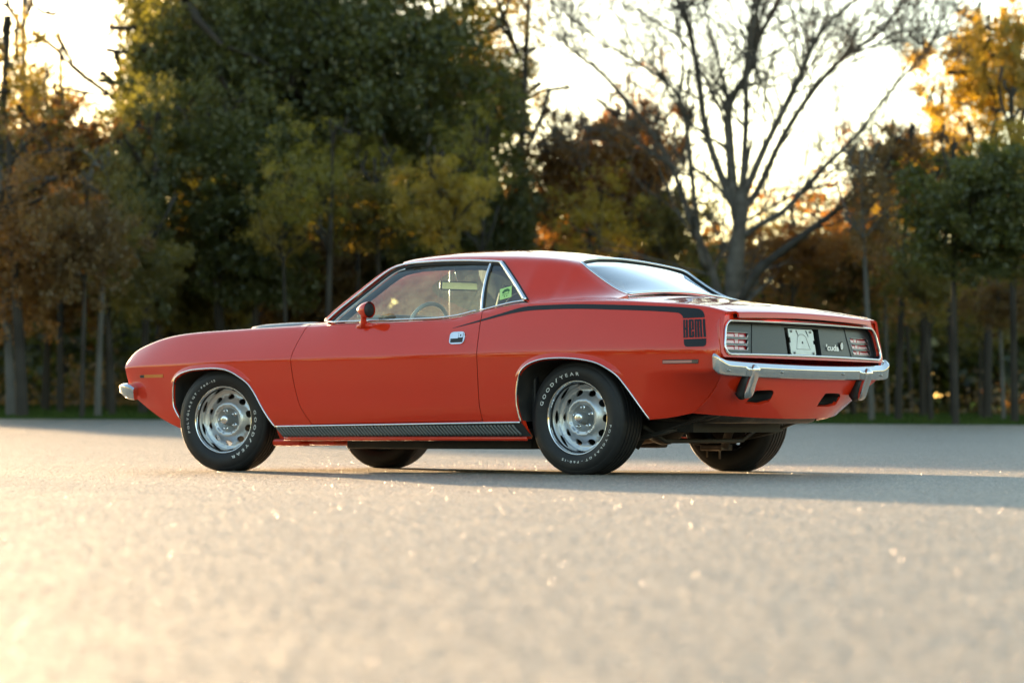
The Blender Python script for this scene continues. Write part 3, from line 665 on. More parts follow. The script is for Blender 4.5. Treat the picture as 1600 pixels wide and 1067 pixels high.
for s in (-1, 1):
    sg = [(s*.500,.828),(s*.508,.79),(s*.540,.668)]
    P_ = dens(sg, .03, False); tube("panel_seam", np.array([(float(XT(y, z))-.0385, y, z) for y, z in P_]), .0022, M['seal'], tp, 5)
    lp = None
    for k in range(3):
        sl_ = lampslot(s, k); 
        P_ = dens(sl_, .02); rim3 = np.array([(float(XT(y, z))-.039, y, z) for y, z in P_])
        if lp is None: lp = tube("tail_lamp", rim3, .0020, M['steel'], CAR, 6, True)
        else: tube("lens_rim", rim3, .0020, M['steel'], lp, 6, True)
        grow = [(y, z) for y, z in sl_]; c = np.mean(grow, 0); grow = [tuple(c+(np.array(q)-c)*1.04) for q in grow]
        panel("lens", TF(-.054), grow, M['redlens'], lp, ha=.06, hb=.03, hbd=.02, thick=0, out=(1,0,0))
        ys = sorted(q[0] for q in sl_); zs = sorted(q[1] for q in sl_)
        for u0, u1, v0, v1 in ((.02,.50,.05,.62),(.55,.68,.15,.95),(.72,.93,.08,.55)):
            if s > 0: u0, u1 = 1-u1, 1-u0
            panel("reflector", TF(-.0525), [(ys[0]+(ys[-1]-ys[0])*a, zs[0]+(zs[-1]-zs[0])*b) for a, b in ((u0,v0),(u1,v0),(u1,v1),(u0,v1))], M['reflector'], lp, ha=.06, hb=.03, hbd=.02, thick=0, out=(1,0,0))
# plate recess + bracket
P_ = np.array([(float(XT(y, z))-.040, y, z) for y, z in plate_hole]); Q_ = P_-np.array([.05,0,0])
mesh("plate_recess", np.concatenate([P_, Q_]), [(0,1,5,4),(1,2,6,5),(2,3,7,6),(3,0,4,7),(4,5,6,7)], M['seal'], tp, False)
PL = [(-.150,.666),(.118,.666),(.118,.812),(-.150,.812)]
pb = [(-.150,.812),(-.150,.765),(-.138,.765),(-.138,.735),(-.150,.735),(-.150,.676),(-.140,.666),(.108,.666),(.118,.676),(.118,.730),(.104,.730),(.104,.752),(.118,.752),(.118,.800),(.106,.812)]
hol = [[(-.075,.806),(-.060,.806),(-.045,.772),(-.052,.770)],[(.030,.806),(.045,.806),(.062,.772),(.054,.770)],[(-.022,.744),(-.006,.744),(-.006,.731),(-.022,.731)]]
pbo = panel("plate_bracket", TF(-.034), pb, M['zinc'], CAR, holes=hol, ha=.05, hb=.04, hbd=.02, thick=.006, out=(1,0,0))
tri = dens([(-.085,.700),(-.060,.770),(-.030,.784),(.000,.784),(.030,.770),(.060,.700)], .02)
tube("pressed_rib", np.array([(float(XT(y, z))-.0335, y, z) for y, z in tri]), .0016, M['bolt'], pbo, 5, True)
for y, z in ((-.120,.800),(.085,.800),(-.115,.680),(.090,.680)):
    v, f = lathe([(0,.0),(.003,.006),(.006,.008),(.008,.005),(.009,0)], 10); v = np.stack([float(XT(y, z))-.035-v[:,1], y+v[:,0], z+v[:,2]], 1)
    mesh("plate_bolt", v, f, M['bolt'], pbo, True)
# script badge
def text_verts(ch, bold=0.0):
    c = bpy.data.curves.new("t", 'FONT'); c.body = ch; c.size = 1.0; c.offset = bold; c.resolution_u = 3; c.fill_mode = 'FRONT'
    o = bpy.data.objects.new("t", c); COL.objects.link(o)
    bpy.context.view_layer.update()
    me = o.to_mesh(); V = np.array([v.co[:2] for v in me.vertices]).reshape(-1, 2); F = [tuple(p.vertices) for p in me.polygons]
    o.to_mesh_clear(); bpy.data.objects.remove(o); bpy.data.curves.remove(c)
    return V, F
def textflat(txt, bold, spacing=0.08):
    V = []; F = []; x = 0; s = 0
    for ch in txt:
        if ch == ' ': x += .32; continue
        if ch == '^':                  # winged mark between two letters
            v = np.array([(.10,-.12),(.22,-.05),(.24,.18),(.40,.42),(.44,.62),(.62,.72),(.40,.74),(.28,.66),(.30,.50),(.16,.30),(.06,.22),(.14,.16)]); f = [tuple(range(12))]
        else: v, f = text_verts(ch, bold)
        if len(v) == 0: continue
        v = v.copy(); v[:,0] += x-v[:,0].min(); x = v[:,0].max()+spacing
        V.append(v); F += [tuple(i+s for i in q) for q in f]; s += len(v)
    return np.concatenate(V), F, x-spacing
v, f, L = textflat("'cuda", .030, .03)
y0, y1 = .240, .388; hgt = .047
bv = np.stack([XT(y0+v[:,0]/L*(y1-y0))-.026, y0+v[:,0]/L*(y1-y0), .700+v[:,1]*hgt], 1)
bk = bv-np.array([.012,0,0]); nb = len(bv)
bd = mesh("badge_script", bv, f, M['white'], CAR, False)
mesh("badge_backing", bk*np.array([1,1,1])+np.array([0,-.004,-.002]), f, M['seal'], bd, False)
t_ = np.linspace(0, 2*math.pi, 20, endpoint=False); fy, fz = .424, .728
mesh("badge_emblem", [(float(XT(fy))-.026, fy+.014*math.cos(a), fz+.020*math.sin(a)) for a in t_], [tuple(range(20))], M['white'], bd, False)
mesh("badge_backing", [(float(XT(fy))-.032, fy+.002+.021*math.cos(a), fz+.027*math.sin(a)) for a in t_], [tuple(range(20))], M['seal'], bd, False)
mesh("badge_mark", [(float(XT(fy))-.0255, fy+a, fz+b) for a, b in ((-.004,-.014),(.003,-.006),(.004,.006),(-.002,.015),(-.001,.003))], [(0,1,2,3,4)], M['argent_dark'], bd, False)
# lid lip chrome-less gap backing
panel("latch_panel", TF(-.018), [(-.72,.845),(.72,.845),(.72,.885),(-.72,.885)], M['seal'], CAR, ha=.1, hb=.04, hbd=.08, thick=0, out=(1,0,0))
# ---- rear valance
ytop = np.array([-.935,-.90,-.6,0,.6,.90,.935])
tv = lambda y: np.stack([pch([0,.5,.8,.905],[3.715,3.700,3.672,3.634])(np.abs(y)), y, .545+0*y], 1)
bvz = lambda y: np.stack([pch([0,.3,.5,.66,.75],[3.640,3.625,3.565,3.48,3.43])(np.abs(y)), y, pch([0,.3,.5,.66,.75],[.310,.312,.322,.335,.340])(np.abs(y))], 1)
VZS = [.3398,.425,.485,.5428]; VXS = [3.4505,3.5505,3.617,3.684]
def VF(a, b):     # a in -1..1 across, b 0 bottom 1 top; the ends lie on the seam with the quarter panels
    zs = .3398+.2030*b; xs = np.interp(zs, VZS, VXS); ys = Y0(xs, zs); t = np.abs(a)**2.2
    return np.stack([(3.640+.075*b)*(1-t)+xs*t+4*b*(1-b)*.012, a*ys, (.310+.235*b)*(1-t)+zs*t], 1)
EXN = [(-0.6596, 0.3259), (-0.6393, 0.4849), (-0.6054, 0.6283), (-0.5797, 0.6458), (-0.4312, 0.6671), (-0.403, 0.643), (-0.3955, 0.5825), (-0.4124, 0.4438), (-0.4251, 0.3877), (-0.5176, 0.3116)]
EXF = [(0.2326, 0.2969), (0.264, 0.4676), (0.2983, 0.6081), (0.3413, 0.6196), (0.5036, 0.6169), (0.5533, 0.5922), (0.5853, 0.5296), (0.5882, 0.3791), (0.577, 0.3146), (0.4292, 0.2833)]
exh = [EXN, EXF]
vl = panel("rear_valance", VF, [(-1,0),(1,0),(1,1),(-1,1)], Pt, CAR, holes=exh, ha=.06, hb=.08, hbd=.04, thick=.02, out=(1,0,-.3))
for h_ in exh:
    P_ = dens(h_, .04); X = VF(P_[:,0], P_[:,1]); c = X.mean(0); n = len(X)
    V = np.concatenate([X+np.array([-.004,0,0]), c+(X-c)*.92-np.array([.04,0,0]), c+(X-c)*.80-np.array([.14,0,.0])]); F = [(k*n+i, k*n+(i+1) % n, (k+1)*n+(i+1) % n, (k+1)*n+i) for k in range(2) for i in range(n)]+[tuple(range(2*n, 3*n))]
    mesh("exhaust_outlet", V, F, M['seal'], vl, True)  # funnel coloured black to stand for the shade inside the outlet
# ---- bumpers
def bumper(name, path, prof, m_, sgn=1):
    """path rows: y, x, z_top, z_bottom ; prof: (d, v) d inward depth, v 0 bottom..1 top"""
    P_ = np.array(path); full = np.concatenate([P_*np.array([-1,1,1,1]), P_[::-1][1:]]) if P_[-1,0] == 0 else P_
    C_ = np.stack([full[:,1], full[:,0]], 1); T = unit(np.gradient(C_, axis=0)); Nn = np.stack([T[:,1], -T[:,0]], 1)*sgn
    V = []; k = len(prof)
    for i in range(len(full)):
        kk = np.interp(abs(full[i,0]), [.83,.935], [0, 1])
        for d, v in prof:
            v2 = v if v < .2 else .2+(v-.2)*(1+.42*kk) if v < .64 else np.interp(v, [.64,1.0], [.2+.44*(1+.42*kk), 1.0])
            V.append((full[i,1]-Nn[i,0]*d, full[i,0]-Nn[i,1]*d, full[i,3]+(full[i,2]-full[i,3])*v2))
    F = [(i*k+j, i*k+j+1, (i+1)*k+j+1, (i+1)*k+j) for i in range(len(full)-1) for j in range(k-1)]
    F += [tuple(range(k)), tuple((len(full)-1)*k+j for j in range(k))[::-1]]
    return mesh(name, V, F, m_, CAR, True)
half_b = [(.940,3.690,.661,.568),(.938,3.702,.660,.563),(.930,3.714,.656,.556),(.915,3.724,.648,.549),(.895,3.729,.640,.545),(.86,3.733,.631,.541),(.80,3.736,.626,.539),(.6,3.744,.620,.534),(.3,3.755,.615,.531),(0,3.760,.613,.530)]
PB = smoothpl(half_b, 3)
bprof = [(.05,.03),(.024,0.0),(.014,.015),(.009,.06),(.006,.2),(.003,.42),(.0006,.59),(.0008,.625),(.0030,.655),(.0075,.76),(.0140,.90),(.020,.965),(.030,1.0),(.07,1.0)]
rb = bumper("rear_bumper", PB, bprof, M['chrome'], 1)
edge_split(rb, 18)
bx_ = lambda y: float(np.interp(abs(y), [q[0] for q in PB[::-1]], [q[1] for q in PB[::-1]]))
for y in (-.84,-.33,.33,.80):
    v, f = lathe([(-.002,.0075),(.003,.0070),(.006,.004),(.007,0)], 10); v = np.stack([bx_(y)+(-v[:,1]), y+v[:,0], .566+v[:,2]], 1); mesh("bumper_bolt", v, f, M['bolt'], rb, True)
for y in (-.612,.612):
    pth = np.array([(3.744,y,.586),(3.752,y,.581),(3.748,y,.555),(3.726,y,.500),(3.708,y,.445),(3.694,y,.433)])
    w_ = np.array([.72,1,1,1,.95,.75])
    gd = tube("bumper_guard", smoothpl(pth, 3), smoothpl([(q,) for q in w_], 3)[:,0], M['chrome'], rb, 12, flat=(.030,.022), up=(1,0,0)); edge_split(gd, 35)
    p2 = pth+np.array([-.036,-.010,-.002]); tube("guard_pad", p2[2:], 1, M['seal'], rb, 8, flat=(.030,.026), up=(1,0,0))
fb_ = [(.925,-.695,.525,.446),(.932,-.735,.545,.450),(.930,-.785,.553,.468),(.914,-.828,.552,.488),(.885,-.858,.548,.498),(.80,-.890,.55,.49),(.4,-.925,.55,.46),(0,-.935,.55,.46)]
fbo = bumper("front_bumper", smoothpl(fb_, 3), bprof, M['chrome'], -1); edge_split(fbo, 18)
# closing panels at the nose
nose = [(-.80,.45),(.80,.45),(.80,.70),(.70,.75),(-.70,.75),(-.80,.70)]
gr = panel("grille", lambda a, b: np.stack([-.835-.03*(1-(a/.8)**2)+0*b, a, b], 1), nose, M['black'], CAR, ha=.1, hb=.08, hbd=.08, thick=.02, out=(-1,0,0))
for s in (-1, 1):
    v, f = lathe([(.0,.0),(.012,.04),(.004,.082),(.018,.092),(.0,.098)], 28); v = np.stack([-.868-v[:,1]*-1*-1*1.0, s*.62+v[:,0], .645+v[:,2]], 1); mesh("headlight", v, f, M['chrome'], CAR, True)
panel("front_valance", lambda a, b: np.stack([np.interp(b, [.26,.298,.335,.396,.458], [-.31,-.41,-.49,-.61,-.73])+.02+.02*(a/.85)**2, a, b], 1), [(-.80,.27),(.80,.27),(.86,.46),(-.86,.46)], Pt, CAR, ha=.1, hb=.05, hbd=.08, thick=.01, out=(-1,0,-.5))

# ------------------------------------------------------------------ wheels
RT_ = .326
def tyre_mesh():
    out = [(.092,.203),(.099,.208),(.104,.218),(.1105,.232),(.1145,.247),(.1155,.262),(.1125,.279),(.106,.293),(.1035,.296),(.103,.299),(.098,.308),(.091,.3160),(.084,.3205)]
    tr = []
    for c in (.060,.030,0,-.030,-.060):
        tr += [(c+.0055,.3255-.0012*abs(c)/.06),(c+.0042,.3185),(c-.0042,.3185),(c-.0055,.3255-.0012*abs(c)/.06)]
    prof = out+tr+[(-a, r) for a, r in out[::-1]]+[(-.070,.190),(0,.182),(.070,.190),(.092,.203)]
    V, F = lathe(prof, 120)
    return V, F
TV, TF_ = tyre_mesh()
def flat_bottom(V, zc_):
    V = V.copy(); low = V[:,2] < -zc_; V[low,2] = -zc_; 
    near = (V[:,2] < -zc_+.05); V[near,1] *= 1+.05*(1-(V[near,2]+zc_)/.05)
    return V
def side_a(r): return np.interp(r, [.203,.208,.218,.232,.247,.262,.279,.293], [.092,.099,.104,.1105,.1145,.1155,.1125,.106])
def arc_text(txt, a_c, span, r0, h, bold, spacing):
    v, f, L = textflat(txt, bold, spacing); sp = math.radians(span)
    th = math.radians(a_c)+sp/2-v[:,0]/L*sp; r = r0+(v[:,1]-.35)*h
    return np.stack([r*np.cos(th), -(side_a(r)+.0009), r*np.sin(th)], 1), f
R_DISC = [(.088,.150),(.080,.158)]
def disc_d(r):   # outward position of the pressed wheel disc
    return np.interp(r, [.060,.074,.080,.088,.098,.106,.128,.142,.158,.168,.178], [.034,.034,.036,.048,.050,.046,.026,.013,.006,.008,.014])
def wheel_disc():
    fn = lambda a, b: np.stack([a, -disc_d(np.hypot(a, b)), b], 1)
    cir = lambda r, n=72: [(r*math.cos(2*math.pi*i/n), r*math.sin(2*math.pi*i/n)) for i in range(n)]
    holes = []
    for k in range(10):
        c = 2*math.pi*(k+.30)/10; sh = []
        for i in range(12):
            t = 2*math.pi*i/12; rr = .1440+.0175*math.sin(t); ww = .0235*math.cos(t)*(1.0-.15*math.sin(t)); sh.append((rr*math.cos(c)-ww*math.sin(c), rr*math.sin(c)+ww*math.cos(c)))
        holes.append(sh)
    return fn, cir, holes
def make_wheel(loc, rz, face, near, rot0=0.0):
    w_ = empty("wheel", loc, rz+(0 if face < 0 else math.pi), CAR)
    steer_bottom = .318
    mesh("tyre", flat_bottom(TV, steer_bottom), TF_, M['rubber'], w_, True)
    edge_split(w_.children[-1], 50)
    rimp = [(-.085,.196),(-.06,.186),(.02,.180),(.036,.181),(.060,.186),(.076,.1945),(.088,.1985),(.0945,.2020),(.0962,.2060),(.0935,.2092),(.088,.2090)]
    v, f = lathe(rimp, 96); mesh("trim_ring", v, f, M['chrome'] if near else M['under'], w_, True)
    fn, cir, holes = wheel_disc()
    ang = rot0; c_, s_ = math.cos(ang), math.sin(ang)
    rotp = lambda pl: [(x*c_-y*s_, x*s_+y*c_) for x, y in pl]
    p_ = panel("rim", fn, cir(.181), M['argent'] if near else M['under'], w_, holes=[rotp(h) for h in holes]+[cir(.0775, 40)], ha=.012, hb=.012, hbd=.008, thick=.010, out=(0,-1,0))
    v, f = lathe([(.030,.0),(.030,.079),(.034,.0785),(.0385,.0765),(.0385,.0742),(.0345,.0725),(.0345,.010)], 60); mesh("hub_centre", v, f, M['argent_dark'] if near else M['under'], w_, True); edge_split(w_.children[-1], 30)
    v, f = lathe([(-.05,.0),(-.05,.140),(-.085,.150),(-.09,.13),(-.09,.0)], 40); mesh("brake_drum", v, f, M['seal'], w_, True)
    if not near:
        return w_
    v, f = lathe([(.034,.036),(.040,.0355),(.070,.0315),(.080,.029),(.083,.0265),(.0835,.0255)], 40); mesh("hub_cap", v, f, M['argent_dark'], w_, True)
    v, f = lathe([(.0835,.0258),(.0865,.0245),(.0885,.018),(.0892,0.001),(.0892,0)], 40); mesh("cap_face", v, f, M['steel'], w_.children[-1], True)
    v0, f0 = lathe([(.034,.0135),(.0352,.0125),(.0352,.0095),(.046,.0088),(.054,.0078),(.058,.005),(.0592,.0)], 14); nut = None
    for k in range(5):
        t = 2*math.pi*k/5+math.radians(105)+ang
        o = mesh("lug_nut", v0, f0, M['chrome'], w_, True) if nut is None else nut.copy()
        if nut is None: nut = o
        else: COL.objects.link(o); o.parent = w_
        o.location = (.0565*math.cos(t), 0, .0565*math.sin(t))
    return w_
def letter(w_, a1, s1, a2, s2):
    v, f = arc_text("GOOD^YEAR", a1, s1, .2445, .0258, .010, .42); mesh("tyre_lettering", v, f, M['letter'], w_, False)
    v, f = arc_text("POLYGLAS GT - F60-15", a2, s2, .2470, .0180, .004, .42); mesh("tyre_lettering", v, f, M['letter'], w_, False)
STEER = .2045
wf_ = make_wheel((0,-.758,.318), STEER, -1, True, math.radians(4)); letter(wf_, -29.5, 86, 150, 98)
wr_ = make_wheel((2.743,-.771,.318), 0, -1, True, math.radians(-12)); letter(wr_, 123.5, 80, -60.5, 102)
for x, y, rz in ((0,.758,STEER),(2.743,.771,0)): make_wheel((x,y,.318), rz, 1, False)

# ------------------------------------------------------------------ underbody
def part(name, pieces, m_, par=None, sm=False):
    v, f = merge(pieces); return mesh(name, v, f, m_, par or CAR, sm)
part("floor_pan", [box(-.55,3.25,-.46,.46,.235,.30), box(.50,2.36,-.84,.84,.205,.26), box(3.20,3.40,-.56,.56,.36,.46), box(-.70,-.36,-.70,.70,.34,.44)], M['under'])
part("cross_member", [box(-.16,.16,-.62,.62,.175,.26,.02), box(.38,.62,-.80,-.30,.155,.20,.015), box(.38,.62,.30,.80,.155,.20,.015), box(.62,.84,-.74,-.60,.160,.205,.015)], Pt)
part("engine_sump", [box(-.35,.30,-.16,.16,.16,.30,.03), box(.35,1.0,-.18,.18,.17,.30,.04)], M['under'])
part("floor_rail", [box(.90,2.30,-.70,-.58,.140,.22,.012), box(.90,2.30,.58,.70,.140,.22,.012), box(1.25,1.45,-.56,.56,.15,.215,.012)], M['under'])
for s in (-1, 1):
    tube("exhaust_pipe", smoothpl([(.4,s*.28,.19),(1.2,s*.30,.175),(2.2,s*.36,.185),(2.5,s*.44,.24),(2.74,s*.46,.40),(3.0,s*.46,.33),(3.35,s*.48,.33),(3.52,s*.49,.40)], 4), .031, M['iron'], CAR, 10)
    v, f = box(1.75,2.25,s*.36-.11,s*.36+.11,.155,.235,.03); mesh("muffler", v, f, M['iron'], CAR, True)
    sp_ = np.array([(2.05,s*.56,.27),(2.4,s*.56,.205),(2.743,s*.56,.185),(3.1,s*.56,.235),(3.42,s*.56,.335)]); 
    for k in range(3):
        q = sp_ if k == 0 else smoothpl(sp_, 4)[3*k:-3*k]; tube("spring_leaf", (smoothpl(sp_, 4) if k == 0 else q)-np.array([0,0,.011*k]), 1, M['under'], CAR, 6, flat=(.032,.006))
    part("spring_plate", [box(2.66,2.82,s*.56-.06,s*.56+.06,.125,.160,.008)], M['iron'])
    tube("shock_absorber", [(2.86,s*.47,.15),(2.98,s*.40,.36)], .026, M['under'], CAR, 10)
    tube("spring_bolt", [(2.70,s*.52,.165),(2.70,s*.52,.085)], .007, M['iron'], CAR, 6); tube("spring_bolt", [(2.79,s*.52,.165),(2.79,s*.52,.075)], .007, M['iron'], CAR, 6)
tube("rear_axle", [(2.743,-.70,.318),(2.743,.70,.318)], .042, M['under'], CAR, 12)
v, f = lathe([(-.13,.02),(-.12,.07),(-.06,.125),(0,.14),(.06,.125),(.12,.07),(.13,.02)], 20); part("differential", [(v+np.array([2.743,0,.30]), f)], M['under'], None, True)
part("fuel_tank", [box(2.98,3.54,-.42,.42,.285,.40,.04)], M['iron'], None, True)
tube("sway_bar", [(3.02,-.62,.27),(3.02,-.40,.185),(3.02,.40,.185),(3.02,.62,.27)], .012, M['under'], CAR, 8)
# rockers' inner flange with a ragged red seam
for s in (-1, 1):
    xs = np.linspace(.55, 2.40, 40); tube("sill_flange", np.stack([xs, 0*xs+s*.872, .203+0*xs], 1), 1, Pt, CAR, 6, flat=(.006,.014))

# ------------------------------------------------------------------ cabin
part("dashboard", [box(.98,1.16,-.70,.70,.70,.925,.03)], M['dark'], None, True)
dash = CAR.children[-1]
part("instrument_hood", [box(1.08,1.24,-.60,-.16,.86,.945,.03)], M['dark'], dash, True)
tube("dash_trim", [(1.02,-.70,.936),(.96,-.3,.944),(.95,0,.946),(.96,.3,.944),(1.02,.70,.938)], 1, M['cream'], dash, 6, flat=(.035,.010))
sw = np.array([(1.275+.045*math.sin(t)*0+.08*(-math.cos(t))*.42*-1, -.38+.185*math.sin(t), .865+.150*math.cos(t)) for t in np.linspace(0, 2*math.pi, 48, endpoint=False)])
STW = tube("steering_wheel", sw, .0125, M['cream'], CAR, 8, True)
tube("spoke", [sw[12], (1.26,-.38,.865), sw[36]], 1, M['steel'], STW, 6, flat=(.012,.005)); tube("steering_column", [(1.26,-.38,.865),(1.05,-.38,.76)], .03, M['dark'], STW, 8)
for y in (-.38,.38):
    sb = part("front_seat", [box(1.42,1.92,y-.26,y+.26,.36,.52,.05)], M['dark'], None, True)
    V, F = box(0,.12,y-.25,y+.25,0,.66,.05); V[:,1] = y+(V[:,1]-y)*np.where(V[:,2] > .45, .72, 1); c_, s_ = math.cos(.22), math.sin(.22); V = np.stack([1.80+V[:,0]*c_+V[:,2]*s_, V[:,1], .46-V[:,0]*s_+V[:,2]*c_], 1); mesh("seat_back", V, F, M['dark'], sb, True)
rs = part("rear_seat", [box(2.22,2.62,-.62,.62,.42,.55,.05)], M['dark'], None, True)
V, F = box(0,.14,-.62,.62,0,.40,.05); V = np.stack([2.55+V[:,0]*c_+V[:,2]*s_, V[:,1], .50-V[:,0]*s_+V[:,2]*c_], 1); mesh("seat_back", V, F, M['dark'], rs, True)
part("parcel_shelf", [box(2.62,2.93,-.72,.72,.90,.945)], M['dark'])
part("firewall", [box(.60,.66,-.78,.78,.30,.88)], M['dark'])
for s in (-1, 1):
    part("door_card", [box(.95,2.40,s*.775-.02,s*.775+.02,.30,.865,.01)], M['dark'])
hl = [(1.16,.98)]+[(1.30,.97),(2.0,.92),(2.20,.50),(2.38,.05),(2.86,.10),(2.52,1.02),(2.43,2.0)]
panel("headliner", lambda a, t: Rf(a, t/.6)*np.array([1,.955,1])+np.array([0,0,-.022]), [(a, t*.6) for a, t in hl+[(a, 4-t) for a, t in hl[::-1][1:]]+[(1.14,2.0)]], M['dark'], CAR, ha=.08, hb=.06, hbd=.05, thick=0, out=(0,0,1))
mm = part("rear_view_mirror", [box(-.012,.012,-.135,.135,-.028,.028,.012)], M['dark'], None, True); mm.location = (1.21,0,1.142); mm.rotation_euler = (0, math.radians(.5), math.radians(-20.7))
v, f = box(.0125,.0145,-.126,.126,-.021,.021); mesh("mirror_glass", v, f, M['mirror'], mm, False)
tube("mirror_stem", [(-.005,0,.02),(-.03,.0,.075),(-.045,0,.115)], .005, M['steel'], mm, 6)
tube("antenna", [(.56,.72,.90),(.565,.72,1.40)], .0028, M['white'], CAR, 6)
tube("seat_belt", smoothpl([(2.085,-.70,.93),(2.11,-.69,.985),(2.16,-.68,1.03),(2.24,-.66,1.055)], 4), .0045, M['cream'], CAR, 6)
sw2 = [(1.06,-.69,.925),(1.02,-.60,.945),(.92,-.30,.965)]; tube("wiper_arm", [(.70,-.50,.905),(.78,-.30,.935),(.80,.02,.955)], .006, M['steel'], CAR, 6)
# bonnet scoop
sv = []
for x, hh, ww in ((-.34,.008,.20),(-.30,.024,.25),(-.20,.032,.28),(0,.034,.29),(.14,.032,.28),(.20,.022,.25),(.215,.006,.22)):
    zb0 = .906+.012*(x+.3); sv.append([(x, ww*math.cos(t)*(abs(math.cos(t))**-.35 if abs(math.cos(t)) > 1e-3 else 1), zb0+hh*abs(math.sin(t))**.6) for t in np.linspace(0, math.pi, 15)])
sv = np.array(sv); n = 15; F = [(i*n+j, i*n+j+1, (i+1)*n+j+1, (i+1)*n+j) for i in range(len(sv)-1) for j in range(n-1)]
mesh("hood_scoop", sv.reshape(-1,3), F, M['argent_dark'], CAR, True)

# ------------------------------------------------------------------ ground
FX, FY = math.sin(YAW), math.cos(YAW)          # the lot's long direction (towards the trees) and its cross direction
LX, LY = math.cos(YAW), -math.sin(YAW)
def sl_of(x, y):
    dx, dy = x-CAM[0], y-CAM[1]; return dx*FX+dy*FY, dx*LX+dy*LY
def terr(s, l):
    s = np.asarray(s, float); l = np.asarray(l, float); sl_ = np.clip(.0168-.00030*l, .0125, .0215)
    near = -.022*(np.clip(9.6-s, 0, None)-1.2*(1-np.exp(-np.clip(9.6-s, 0, None)/1.2)))
    q = np.clip(s-18.6, 0, None); far = sl_*(q-2*(1-np.exp(-q/2)))
    far = np.where(s > 60, sl_*(60-18.6-2)+(s-60)*.0125, far)
    return near+np.clip(far, 0, None)
def at(s, l, dz=0.0):
    return (CAM[0]+s*FX+l*LX, CAM[1]+s*FY+l*LY, float(terr(s, l))+dz)
def edge_s(l): return 43.5-.10*np.clip(l, -14, 14)
def grid(name, s_of, ls, m_, dz=0.0):
    Sg = np.stack([s_of(l) for l in ls], 1); Lg = np.broadcast_to(np.array(ls)[None], Sg.shape)
    Z = terr(Sg, Lg)+dz-(np.clip(Sg-edge_s(Lg), 0, .1)*.2 if name == 'parking_lot' else 0); V = np.stack([CAM[0]+Sg*FX+Lg*LX, CAM[1]+Sg*FY+Lg*LY, Z], -1); n, m2 = Sg.shape
    i, j = np.meshgrid(np.arange(n-1), np.arange(m2-1), indexing='ij'); a = (i*m2+j).ravel(); F = np.stack([a, a+1, a+m2+1, a+m2], 1)
    return meshfast(name, V.reshape(-1,3), F, m_, None, True)
ls = np.concatenate([np.linspace(-400,-60,12), np.linspace(-50,50,51), np.linspace(60,400,12)])
